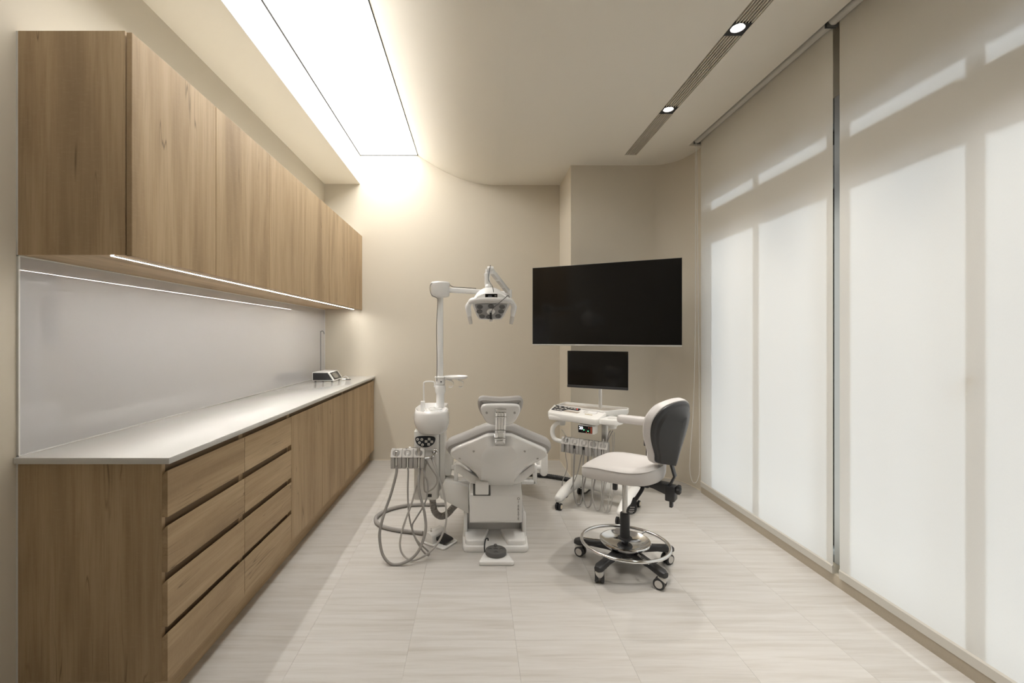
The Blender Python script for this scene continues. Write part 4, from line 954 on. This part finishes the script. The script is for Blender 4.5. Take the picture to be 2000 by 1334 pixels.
# tray body: rim round a recessed mat, slanted console along the front, cup wing at the end
rimo = rpoly([(-0.440, 0.205), (-0.425, -0.015), (0.035, -0.075), (0.148, 0.125), (0.135, 0.205)], [0.03, 0.012, 0.02, 0.02, 0.03], 5)
MB().loft([ring(inset(rimo, 0.020), 0.700), ring(inset(rimo, 0.004), 0.708), ring(rimo, 0.725), ring(rimo, 0.750), ring(inset(rimo, 0.004), 0.754), ring(inset(rimo, 0.010), 0.752), ring(inset(rimo, 0.013), 0.736), ring(inset(rimo, 0.03), 0.734)]).build('tray', M['white2'], ct, world=W)
MB().pad(inset(rimo, 0.0145), [(0, 0.735), (0.001, 0.7365)]).build('tray_mat', M['mat'], ct, world=W)
cons = rpoly([(-0.432, -0.020), (-0.420, -0.178), (0.030, -0.222), (0.045, -0.075)], [0.01, 0.025, 0.03, 0.01], 5)
def slant(o, z): return [(p[0], p[1], z + 0.042*max(-1.2, min(0, (p[1] + 0.03)/0.16))) for p in o]
cn = MB().loft([slant(inset(cons, 0.018), 0.700), slant(inset(cons, 0.004), 0.706), slant(cons, 0.718), slant(cons, 0.750), slant(inset(cons, 0.003), 0.7545), slant(inset(cons, 0.008), 0.756), slant(inset(cons, 0.02), 0.756)]).build('console', M['white2'], ct, world=W)
MB().box(-0.405, 0.03, -0.19, 0.05, 0.655, 0.695, bevel=0.012).build('under_body', M['white2'], ct, world=W)
wing = rpoly([(0.035, -0.225), (0.175, -0.205), (0.190, -0.080), (0.060, 0.0), (0.045, -0.075)], [0.02, 0.05, 0.05, 0.01, 0.01], 5)
cc = Vector((0.112, -0.135, 0))
wr = [(p.x, p.y) for p in resample([(x, y, 0) for x, y in wing], 64)]
def circ(r_, z): # hole ring whose points face those of the outline
    out = []
    for x, y in wr:
        d_ = Vector((x, y, 0)) - cc; d_.normalize(); out.append((cc.x + d_.x*r_, cc.y + d_.y*r_, z))
    return out
MB().loft([circ(0.040, 0.672), ring(inset(wr, 0.003), 0.672), ring(wr, 0.676), ring(wr, 0.706), ring(inset(wr, 0.003), 0.711), circ(0.036, 0.711), circ(0.033, 0.700), circ(0.031, 0.662), circ(0.002, 0.660)], False, True).build('cup_wing', M['white2'], ct, world=W)
MB().lathe([(0.024, 0.634), (0.030, 0.637), (0.032, 0.652), (0.039, 0.657), (0.041, 0.673)], cc).build('cup_holder', M['white2'], ct, world=W)
# console details lie in the slanted plane of the console top
xk = Vector((0.995, -0.0985, -0.0985*0.2625)).normalized(); yk = Vector((0.0985, 0.995, 0.995*0.2625)); yk = (yk - xk*yk.dot(xk)).normalized()
KM = frame(Vector((-0.20, -0.108, 0.7563 - 0.042*(0.078/0.16))), tuple(xk), tuple(yk), tuple(xk.cross(yk)))
kpl = rpoly([(-0.205, 0.052), (-0.205, -0.046), (-0.105, -0.046), (-0.075, 0.006), (0.025, 0.006), (0.025, 0.040), (0.015, 0.052)], [0.008, 0.008, 0.008, 0.008, 0.004, 0.004, 0.004], 3)
kb = MB().pad(kpl, [(0, -0.002), (0.0005, 0.0016)], M=KM).build('keypad', M['keypad'], ct, world=W)
for x, y in ((-0.165, 0.036), (-0.185, 0.012), (-0.150, 0.010), (-0.125, 0.004), (-0.172, -0.030), (-0.145, -0.030), (-0.120, -0.030), (-0.115, 0.036), (-0.085, 0.036), (-0.055, 0.034), (-0.025, 0.032), (-0.098, 0.012)):
    MB().box(x - 0.010, x + 0.010, y - 0.005, y + 0.005, 0.0014, 0.0026, M=KM).build('key', M['key'], kb, world=W)
MB().cyl(KM @ Vector((-0.002, 0.030, 0.001)), KM @ Vector((-0.002, 0.030, 0.004)), 0.005, n=10).build('red_lamp', M['red'], kb, world=W)
hr = rpoly([(-0.085, -0.010), (-0.098, -0.044), (0.038, -0.044), (0.050, -0.010)], 0.010, 3)
MB().pad(hr, [(0, 0.0), (0.002, 0.0014), (0.006, 0.0005)], M=KM).build('console_handle', M['mat'], ct, world=W)
ov = rrect(0.120, 0.052, 0.024, 5, 0.125, 0.016)
lab = MB().pad(ov, [(0, -0.001), (0.001, 0.0012)], M=KM).build('switch_panel', M['holder_top'], ct, world=W)
MB().pad(rrect(0.070, 0.034, 0.004, 2, 0.138, 0.016), [(0, 0.001), (0.0006, 0.002)], M=KM).build('switch_plate', M['white'], lab, world=W)
MB().mesh(textmesh('OI-ERSTE', 0.016), KM @ Matrix.Translation((0.13, -0.032, 0.0006))).build('lettering', M['gold'], ct, world=W, smooth=0)
# film of the front: round lens under the console and the scaler display
MB().cyl((-0.010, -0.186, 0.664), (-0.010, -0.1935, 0.664), 0.008, n=16).build('lens_cap', M['rubber'], ct, world=W)
db = MB().box(-0.140, -0.004, -0.205, -0.130, 0.584, 0.648, bevel=0.006).build('display_box', M['white2'], ct, world=W)
MB().box(-0.136, -0.020, -0.2075, -0.2035, 0.588, 0.644, bevel=0.002).build('display', M['screen'], db, world=W)
FM = frame((-0.112, -0.2083, 0.624), (1, 0, 0), (0, 0, 1), (0, -1, 0))
MB().mesh(textmesh('20', 0.032), FM).build('digits', M['digit'], db, world=W, smooth=0)
for x, z in ((-0.088, 0.612), (-0.054, 0.606)): MB().box(x - 0.0035, x + 0.0035, -0.2088, -0.207, z - 0.003, z + 0.003).build('green_lamp', M['green'], db, world=W)
for x, z in ((-0.048, 0.632), (-0.068, 0.596), (-0.048, 0.594)): MB().cyl((x, -0.2068, z), (x, -0.2085, z), 0.005, n=12).build('round_key', M['red_key'], db, world=W)
MB().box(-0.034, -0.022, -0.2088, -0.207, 0.590, 0.640, bevel=0.002).build('rocker_key', M['red_key'], db, world=W)
# curved pipe down to the holder bar
MB().tube([(-0.330, -0.10, 0.665), (-0.335, -0.105, 0.635), (-0.365, -0.12, 0.615), (-0.392, -0.13, 0.578), (-0.392, -0.135, 0.530), (-0.370, -0.138, 0.492), (-0.325, -0.138, 0.480), (-0.29, -0.138, 0.480)], 0.0185, 14, 6).build('holder_pipe', M['white2'], ct, world=W)
MB().lathe([(0.020, 0.655), (0.026, 0.650), (0.026, 0.615), (0.02, 0.605)], (-0.322, -0.10, 0)).build('pipe_socket', M['white2'], ct, world=W)
MB().box(-0.300, 0.085, -0.138, -0.118, 0.42, 0.50, bevel=0.003).build('holder_bar', M['holder'], ct, world=W)
tips = []
for k in range(5):
    hx = -0.2625 + 0.0775*k; tips.append(hx)
    top = [(-0.172, 0.402), (-0.172, 0.470), (-0.150, 0.522), (-0.120, 0.522), (-0.117, 0.402)]
    h = MB()
    for x0, x1 in ((hx - 0.0375, hx - 0.010), (hx + 0.010, hx + 0.0375)): h.prism(top, 'x', x0, x1, bevel=0.003)
    h.prism([(-0.148, 0.404), (-0.148, 0.515), (-0.12, 0.520), (-0.117, 0.404)], 'x', hx - 0.0105, hx + 0.0105)
    ho = h.build('holder', M['holder'], ct, world=W)
    sl = Vector((0, 0.022, 0.052)).normalized(); no = Vector((0, -sl.z, sl.y))
    HF = frame(Vector((hx, -0.161, 0.496)) + no*0.0012, (1, 0, 0), tuple(sl), tuple(no))
    oo = rrect(0.0745, 0.055, 0.006, 3); oi_ = rrect(0.056, 0.044, 0.020, 3)
    MB().loft([ring(oo, -0.002), ring(oo, 0.002), ring(oi_, 0.002), ring([(x*0.8, y*0.8) for x, y in oi_], -0.0022)], M=HF).build('holder_face', M['holder_top'], ho, world=W)
# monitor post
MB().tube([(-0.08, 0.12, 0.70), (-0.08, 0.12, 1.10)], 0.0145, 16, 0).build('monitor_post', M['white2'], ct, world=W)
for k, (a, b_) in enumerate((((0.07, -0.06, 0.60), (0.052, -0.09, 0.50)), ((0.085, -0.05, 0.60), (0.06, -0.10, 0.52)))):
    MB().tube([a, (a[0] - 0.006, a[1] - 0.03, 0.575), b_, (b_[0] - 0.004, -0.11, 0.46)], 0.004, 6, 6).build('cable_loop', M['hose'], ct, world=W)

# instruments hanging on the cart, each with its own hose
specs = [('three_way_syringe', 'chrome three-way syringe with thin nozzle in the cart holder by the curved pipe', 'syringe'),
         ('cart_handpiece_hose', 'black-ended instrument hose in the second holder of the cart, no instrument fitted', 'handpiece hose'),
         ('cart_handpiece_hose', 'black-ended instrument hose in the middle holder of the cart, no instrument fitted', 'handpiece hose'),
         ('scaler_handpiece', 'metal scaler handpiece in the fourth holder of the cart', 'handpiece'),
         ('curing_light_handpiece', 'pale slim handpiece in the end holder of the cart by the stool', 'handpiece')]
low = [0.060, 0.022, 0.020, 0.014, 0.016]; xe = [-0.205, -0.110, -0.055, 0.05, 0.085]; rad = [0.0035, 0.0065, 0.0065, 0.0055, 0.005]
for k, (nm, lb, cg) in enumerate(specs):
    hx = tips[k]; o3 = CM @ Vector((hx, -0.17, 0.40))
    t = thing(nm, lb, cg, tuple(o3), rz=CA, group='instruments on the delivery cart')
    Lm = Matrix.Translation((-hx, 0.17, -0.40))        # local frame of the instrument from that of the cart
    q = lambda x, y, z: tuple(Lm @ Vector((x, y, z)))
    if k == 0:
        MB().cyl(q(hx, -0.166, 0.40), q(hx, -0.164, 0.49), 0.0055, 0.0075, n=12, bevel=0.001).build('grip', M['steel'], t, world=W)
        MB().tube([q(hx, -0.164, 0.485), q(hx, -0.160, 0.515), q(hx - 0.002, -0.158, 0.535)], [0.007, 0.012, 0.009], 10, 4).build('head', M['chrome'], t, world=W)
        MB().tube([q(hx - 0.002, -0.158, 0.535), q(hx - 0.020, -0.158, 0.560), q(hx - 0.032, -0.158, 0.578), q(hx - 0.038, -0.159, 0.580)], 0.0024, 8, 5).build('nozzle', M['chrome'], t, world=W)
    elif k in (1, 2):
        MB().cyl(q(hx, -0.165, 0.445), q(hx, -0.163, 0.480), 0.0078, n=12, bevel=0.0015).build('connector', M['rubber'], t, world=W)
        MB().lathe([(0.012, 0), (0.013, 0.003), (0.005, 0.008), (0.002, 0.012)], q(hx, -0.163, 0.479), 14).build('collar', M['steel'], t, world=W)
    elif k == 3:
        MB().tube([q(hx, -0.166, 0.40), q(hx, -0.164, 0.44), q(hx, -0.162, 0.48), q(hx, -0.160, 0.50), q(hx, -0.159, 0.53)], [0.0055, 0.006, 0.0095, 0.0085, 0.004], 12, 5).build('grip', M['steel'], t, world=W)
    else:
        MB().tube([q(hx, -0.166, 0.40), q(hx, -0.164, 0.45), q(hx, -0.162, 0.50), q(hx + 0.001, -0.158, 0.55)], [0.006, 0.0065, 0.0055, 0.0035], 12, 5).build('grip', M['holder_top'], t, world=W)
    zl = low[k]
    if k == 0: pts = [(hx, -0.165, 0.42), (hx + 0.004, -0.17, 0.38), (hx + 0.020, -0.18, 0.28), (hx - 0.012, -0.20, 0.16), (hx + 0.012, -0.215, zl + 0.02), (hx + 0.035, -0.22, zl), (hx + 0.058, -0.20, zl + 0.06), (hx + 0.10, -0.16, 0.25), (hx + 0.125, -0.13, 0.40)]
    else: pts = [(hx, -0.165, 0.45), (hx, -0.168, 0.38), (hx - 0.003, -0.175, 0.25), (hx + 0.002, -0.19, 0.13), (hx + 0.028, -0.205, zl + 0.018), (hx + 0.052, -0.21, zl), (hx + 0.072, -0.20, zl + 0.030), (hx + 0.085, -0.17, 0.18), (hx + 0.092, -0.13, 0.30), (hx + 0.094, -0.11, 0.42)]
    MB().tube([q(*p) for p in pts], rad[k], 8, 7).build('hose', M['hose'] if k < 3 else M['hose_pale'], t, world=W)
    if k == 3:
        pts = [(0.10, -0.10, 0.58), (0.102, -0.115, 0.40), (0.070, -0.17, 0.20), (0.060, -0.21, 0.06), (0.085, -0.235, 0.016), (0.105, -0.22, 0.06), (0.110, -0.16, 0.22), (0.112, -0.11, 0.45), (0.114, -0.10, 0.60)]
        MB().tube([q(*p) for p in pts], 0.003, 8, 7).build('water_tube', M['hose_pale'], t, world=W)

# monitor on the cart post
ma = -30
mo = thing('monitor', 'small black monitor on the white post of the delivery cart', 'monitor', (0.969, 3.633, 0.922), rz=ma)
MB().box(-0.2425, 0.2425, 0.006, 0.020, 0.010, 0.300, bevel=0.002).build('panel', M['bezel'], mo, world=W)
MB().box(-0.2405, 0.2405, 0.0045, 0.0065, 0.022, 0.298).build('screen', M['screen'], mo, world=W)
MB().box(-0.2425, 0.2425, 0.0, 0.020, 0.0, 0.020, bevel=0.002).build('lower_bezel', M['shell_black'], mo, world=W)
MB().box(-0.12, 0.12, 0.020, 0.050, 0.05, 0.24, bevel=0.01).build('rear_housing', M['bezel'], mo, world=W)
MB().box(-0.045, 0.045, 0.050, 0.060, 0.10, 0.19, bevel=0.002).build('mount_plate', M['rubber'], mo, world=W)
pp = (Matrix.Translation((0.969, 3.633, 0.922)) @ Matrix.Rotation(R(ma), 4, 'Z')).inverted() @ (CM @ Vector((-0.08, 0.12, 1.06)))
MB().tube([(0, 0.058, 0.145), (pp.x*0.6, 0.10, 0.142), (pp.x, pp.y - 0.02, 0.140)], 0.012, 10, 4).build('swivel_arm', M['rubber'], mo, world=W)

# spiral-wrapped cable on the floor between chair and cart
cw = thing('spiral_wrapped_cable', 'black spiral-wrapped cable on the floor running from the chair to the cart', 'cable', (0.65, 4.3, 0))
pth = [(0.15, 4.02), (0.24, 4.20), (0.40, 4.33), (0.60, 4.33), (0.78, 4.25), (0.93, 4.12), (1.02, 4.00)]
P = [(x, y, 0.021) for x, y in pth]
MB().tube(P, lambda t: 0.0195*(1 + 0.05*(1 if (t*60) % 1 < 0.75 else -1.2)), 12, 40).build('spiral_wrap', M['rubber'], cw)
MB().tube([P[-1], (1.06, 3.93, 0.03), (1.07, 3.86, 0.06), (1.05, 3.76, 0.10)], 0.011, 10, 6).build('inner_cable', M['rubber'], cw)
MB().tube([P[-1], (1.00, 3.95, 0.016), (0.94, 3.86, 0.014), (0.90, 3.80, 0.03)], 0.007, 8, 6).build('inner_cable', M['rubber'], cw)

# ------------------------------------------------------------------ operator's stool
ST = Vector((0.875, 2.66, 0)); SA = 142
stl = thing('operator_stool', 'pale grey operator stool with black back shell, chrome foot ring and five casters', 'stool', tuple(ST), rz=SA)
base_ang = 223.3 - SA
hub_z = 0.105
MB().lathe([(0.02, 0.06), (0.050, 0.064), (0.055, 0.10), (0.040, 0.125), (0.026, 0.13)]).build('base_hub', M['shell_black'], stl, world=W)
for k in range(5):
    a = R(base_ang + 72*k); dx, dy = math.cos(a), math.sin(a)
    A = Matrix.Rotation(a, 4, 'Z')
    secs = []
    for rr_, hw, z0, z1 in ((0.035, 0.026, 0.075, 0.118), (0.10, 0.025, 0.080, 0.118), (0.19, 0.022, 0.078, 0.112), (0.245, 0.022, 0.070, 0.107), (0.277, 0.024, 0.067, 0.103), (0.298, 0.017, 0.069, 0.096)):
        secs.append([(rr_, y, (z0 + z1)/2 + z) for y, z in rrect(2*hw, z1 - z0, 0.009, 3)])
    MB().loft(secs, M=A).build('base_arm', M['shell_black'], stl, world=W)
    cs = MB().lathe([(0.018, 0.070), (0.0225, 0.066), (0.0235, 0.050), (0.019, 0.038), (0.010, 0.034)], (0.274*dx, 0.274*dy, 0), 20).build('caster', M['holder_top'], stl, world=W)
    tw = R([35, 25, 20, 50, -10][k] + base_ang + 72*k + 90)
    wx, wy = math.cos(tw), math.sin(tw); cx0, cy0 = 0.274*dx - wy*0.012, 0.274*dy + wx*0.012
    for s2 in (-1, 1):
        MB().cyl((cx0 + wx*s2*0.007, cy0 + wy*s2*0.007, 0.0305), (cx0 + wx*s2*0.025, cy0 + wy*s2*0.025, 0.0305), 0.0305, n=24, bevel=0.004).build('wheel', M['shell_black'], cs, world=W)
        MB().cyl((cx0 + wx*s2*0.0245, cy0 + wy*s2*0.0245, 0.0305), (cx0 + wx*s2*0.0262, cy0 + wy*s2*0.0262, 0.0305), 0.0205, n=20).build('hub_cap', M['holder_top'], cs, world=W)
    MB().box(-0.012, 0.012, -0.006, 0.006, 0.024, 0.045, M=Matrix.Translation((cx0, cy0, 0)) @ Matrix.Rotation(tw, 4, 'Z')).build('fork', M['holder_top'], cs, world=W)
RT = Matrix.Translation((0, 0, 0.137)) @ Matrix.Rotation(R(1.5), 4, 'X')
ringp = [(0.246*math.cos(R(a)), 0.246*math.sin(R(a)), 0) for a in range(0, 360, 6)]
MB().tube(ringp, 0.0095, 12, 0, closed=True, M=RT).build('foot_ring', M['chrome'], stl, world=W)
MB().lathe([(0.030, -0.022), (0.080, -0.022), (0.118, -0.010), (0.141, 0.008), (0.1445, 0.016), (0.142, 0.022), (0.136, 0.022), (0.115, 0.006), (0.09, -0.006), (0.06, -0.013), (0.030, -0.016)], (0, 0, 0.133), 48).build('chrome_dish', M['chrome'], stl, world=W)
for a in range(0, 360, 120):
    MB().tube([(0.14*math.cos(R(a + 20)), 0.14*math.sin(R(a + 20)), 0.130), (0.24*math.cos(R(a + 20)), 0.24*math.sin(R(a + 20)), 0.130)], 0.006, 8, 0).build('ring_spoke', M['chrome'], stl, world=W)
MB().lathe([(0.026, 0.128), (0.019, 0.131), (0.024, 0.158), (0.040, 0.160), (0.041, 0.166), (0.028, 0.170), (0.027, 0.308), (0.022, 0.312)], n=28).build('sleeve', M['shell_black'], stl, world=W)
MB().cyl((0, 0, 0.305), (0, 0, 0.50), 0.0148, n=20).build('gas_lift', M['steel'], stl, world=W)
MB().box(-0.16, 0.09, -0.075, 0.075, 0.500, 0.530, bevel=0.01).build('seat_plate', M['shell_black'], stl, world=W)
MB().box(0.02, 0.045, 0.055, 0.08, 0.455, 0.505, bevel=0.004).build('plate_bracket', M['shell_black'], stl, world=W)
# seat: rounded, drooping front edge, raised rear
so = [(0.215, 0.0), (0.212, 0.10), (0.185, 0.175), (0.10, 0.205), (0.0, 0.213), (-0.10, 0.20), (-0.175, 0.155), (-0.21, 0.075), (-0.215, 0.0)]
so = so + [(x, -y) for x, y in reversed(so[1:-1])]
so = [(p.x, p.y) for p in resample([(p.x, p.y, 0) for p in catmull([(x, y, 0) for x, y in so], 5, True)], 80)]
def saddle(o, z, k=1.0):
    out = []
    for x, y in o:
        zz = z + k*(0.020*max(0, (-x - 0.05)/0.16)**2 - 0.030*max(0, (x - 0.06)/0.155)**2)
        out.append((x, y, zz))
    return out
MB().loft([saddle(inset(so, 0.03), 0.528, 0.3), saddle(inset(so, 0.008), 0.535, 0.4), saddle(so, 0.555, 0.6), saddle(inset(so, -0.001), 0.585, 0.8), saddle(inset(so, 0.004), 0.602, 1.0), saddle(inset(so, 0.016), 0.613), saddle(inset(so, 0.035), 0.6175), saddle(inset(so, 0.07), 0.618), saddle([(x*0.45, y*0.45) for x, y in so], 0.612), saddle([(x*0.1, y*0.1) for x, y in so], 0.609)]).build('seat', M['pale_vinyl'], stl, world=W)
MB().tube(saddle(inset(so, 0.0015), 0.602), 0.0022, 6, 0, closed=True).build('seat_piping', M['pale_vinyl'], stl, world=W)
# backrest turned a little against the seat, leaning back
BKM = Matrix.Translation((-0.225, -0.005, 0.645)) @ Matrix.Rotation(R(-15), 4, 'Z') @ Matrix.Rotation(R(-13), 4, 'Y')
# outline in (y, z); x is thickness: cushion to the front (+x), shell to the back (-x)
bo_ = [(0.090, 0.0), (0.128, 0.06), (0.170, 0.135), (0.190, 0.205), (0.184, 0.268), (0.142, 0.326), (0.075, 0.354), (0.0, 0.362)]
bo_ = bo_ + [(-y, z) for y, z in reversed(bo_[:-1])]
bo_ = [(p.x, p.y) for p in resample([(p.x, p.y, 0) for p in catmull([(y, z, 0) for y, z in bo_], 5, True)], 80)]
def bow(o, x): return [(x + 0.9*y*y, y, z) for y, z in o]      # the pad wraps round the sitter
MB().loft([bow(inset(bo_, 0.02), -0.004), bow(inset(bo_, 0.004), -0.004), bow(bo_, 0.010), bow(bo_, 0.028), bow(inset(bo_, 0.012), 0.045), bow(inset(bo_, 0.035), 0.054), bow([(y*0.5, 0.18 + (z - 0.18)*0.5) for y, z in bo_], 0.058), bow([(y*0.1, 0.18 + (z - 0.18)*0.1) for y, z in bo_], 0.058)], M=BKM).build('backrest', M['pale_vinyl'], stl, world=W)
sh_ = inset(bo_, 0.010)
def shr(ky, kz, x, y0=0.0): return bow([(y*ky + y0, 0.004 + (z - 0.004)*kz) for y, z in sh_], x)
MB().loft([shr(1, 1, 0.0), shr(0.985, 0.995, -0.010), shr(0.93, 0.975, -0.016), shr(0.86, 0.94, -0.019), shr(0.80, 0.90, -0.028), shr(0.16, 0.80, -0.058), shr(0.03, 0.70, -0.062)], M=BKM).build('back_shell', M['shell_black'], stl, world=W, smooth=12)
# back bar, clamp block, knob and lever
kb_ = BKM @ Vector((-0.020, 0, 0.03))
MB().loft([[(p.x, p.y + y, p.z + 0) if False else tuple(p + Vector((x, y, 0))) for x, y in rrect(0.012, 0.042, 0.004, 2)] for p in (Vector((-0.262, 0.0, 0.455)), Vector((-0.250, 0.0, 0.520)), Vector((-0.276, -0.002, 0.575)), Vector((-0.262, -0.004, 0.622)), kb_)]).build('back_bar', M['shell_black'], stl, world=W)
MB().box(-0.282, -0.232, -0.034, 0.034, 0.440, 0.522, bevel=0.006).build('clamp_block', M['shell_black'], stl, world=W)
MB().prism(rpoly([(-0.245, 0.470), (-0.17, 0.492), (-0.02, 0.512), (-0.02, 0.529), (-0.245, 0.529)], 0.006), 'y', -0.030, 0.030, bevel=0.004).build('tilt_bracket', M['shell_black'], stl, world=W)
MB().box(-0.266, -0.250, -0.016, 0.016, 0.402, 0.445, bevel=0.004).build('bar_end', M['shell_black'], stl, world=W)
kn_ = [( (0.024 + 0.003*math.cos(6*R(a)))*math.cos(R(a)), (0.024 + 0.003*math.cos(6*R(a)))*math.sin(R(a))) for a in range(0, 360, 10)]
MB().pad(kn_, [(0.003, 0), (0, 0.003), (0, 0.016), (0.004, 0.020), (0.012, 0.0215)], M=frame((-0.286, 0.0, 0.505), (0, 1, 0), (0, 0, 1), (-1, 0, 0))).cyl((-0.29, 0, 0.505), (-0.26, 0, 0.505), 0.008).build('tension_knob', M['rubber'], stl, world=W)
for k, (yy, xx, tilt) in enumerate(((0.085, -0.12, 0), )):
    pm = MB().tube([(xx, 0.05, 0.508), (xx - 0.004, yy, 0.490), (xx + 0.020, yy + 0.030, 0.440)], 0.011, 10, 5, flat=0.7).build('lever', M['shell_black'], stl, world=W)
    pd = [(-0.008, 0.045), (0.008, 0.045), (0.012, 0.012), (0.025, -0.008), (0.026, -0.032), (0.012, -0.045), (-0.012, -0.045), (-0.026, -0.032), (-0.025, -0.008), (-0.012, 0.012)]
    pd = [(p.x, p.y) for p in catmull([(x, y, 0) for x, y in pd], 3, True)]
    Pm = BKp = frame((xx + 0.030, yy + 0.046, 0.408), tuple(Vector((-0.788, -0.616, 0))), tuple(Vector((-0.15, -0.30, 0.94)).normalized()), tuple(Vector((-0.58, 0.74, 0.145)).normalized()))
    MB().pad(pd, [(0.002, -0.005), (0, -0.003), (0, 0.003), (0.002, 0.005)], M=Pm).build('paddle', M['shell_black'], pm, world=W)
    pr = MB()
    for yy2, w_ in ((-0.006, 0.026), (-0.018, 0.026), (-0.028, 0.030), (-0.036, 0.018)):
        for i_ in range(4): pr.box(-w_/2 + i_*w_/4, -w_/2 + (i_ + 0.7)*w_/4, yy2 - 0.0018, yy2 + 0.0018, 0.0048, 0.0054, M=Pm)
    pr.build('paddle_print', M['key'], pm, world=W, smooth=0)
# armrest on the far side
ao = [(p[0], p[1]) for p in rrect(0.25, 0.075, 0.036, 6, 0.015, -0.25)]
MB().pad(ao, [(0.012, 0.788), (0.004, 0.792), (0, 0.804), (0, 0.820), (0.006, 0.830), (0.018, 0.835)]).build('armrest', M['pale_vinyl'], stl, world=W)
MB().tube([(-0.05, -0.25, 0.79), (-0.05, -0.25, 0.60), (-0.055, -0.235, 0.52), (-0.06, -0.16, 0.508), (-0.06, -0.06, 0.512)], 0.0115, 10, 6, flat=0.6).build('arm_post', M['shell_black'], stl, world=W)
MB().box(-0.068, -0.032, -0.264, -0.236, 0.66, 0.74, bevel=0.004).build('height_sleeve', M['shell_black'], stl, world=W)
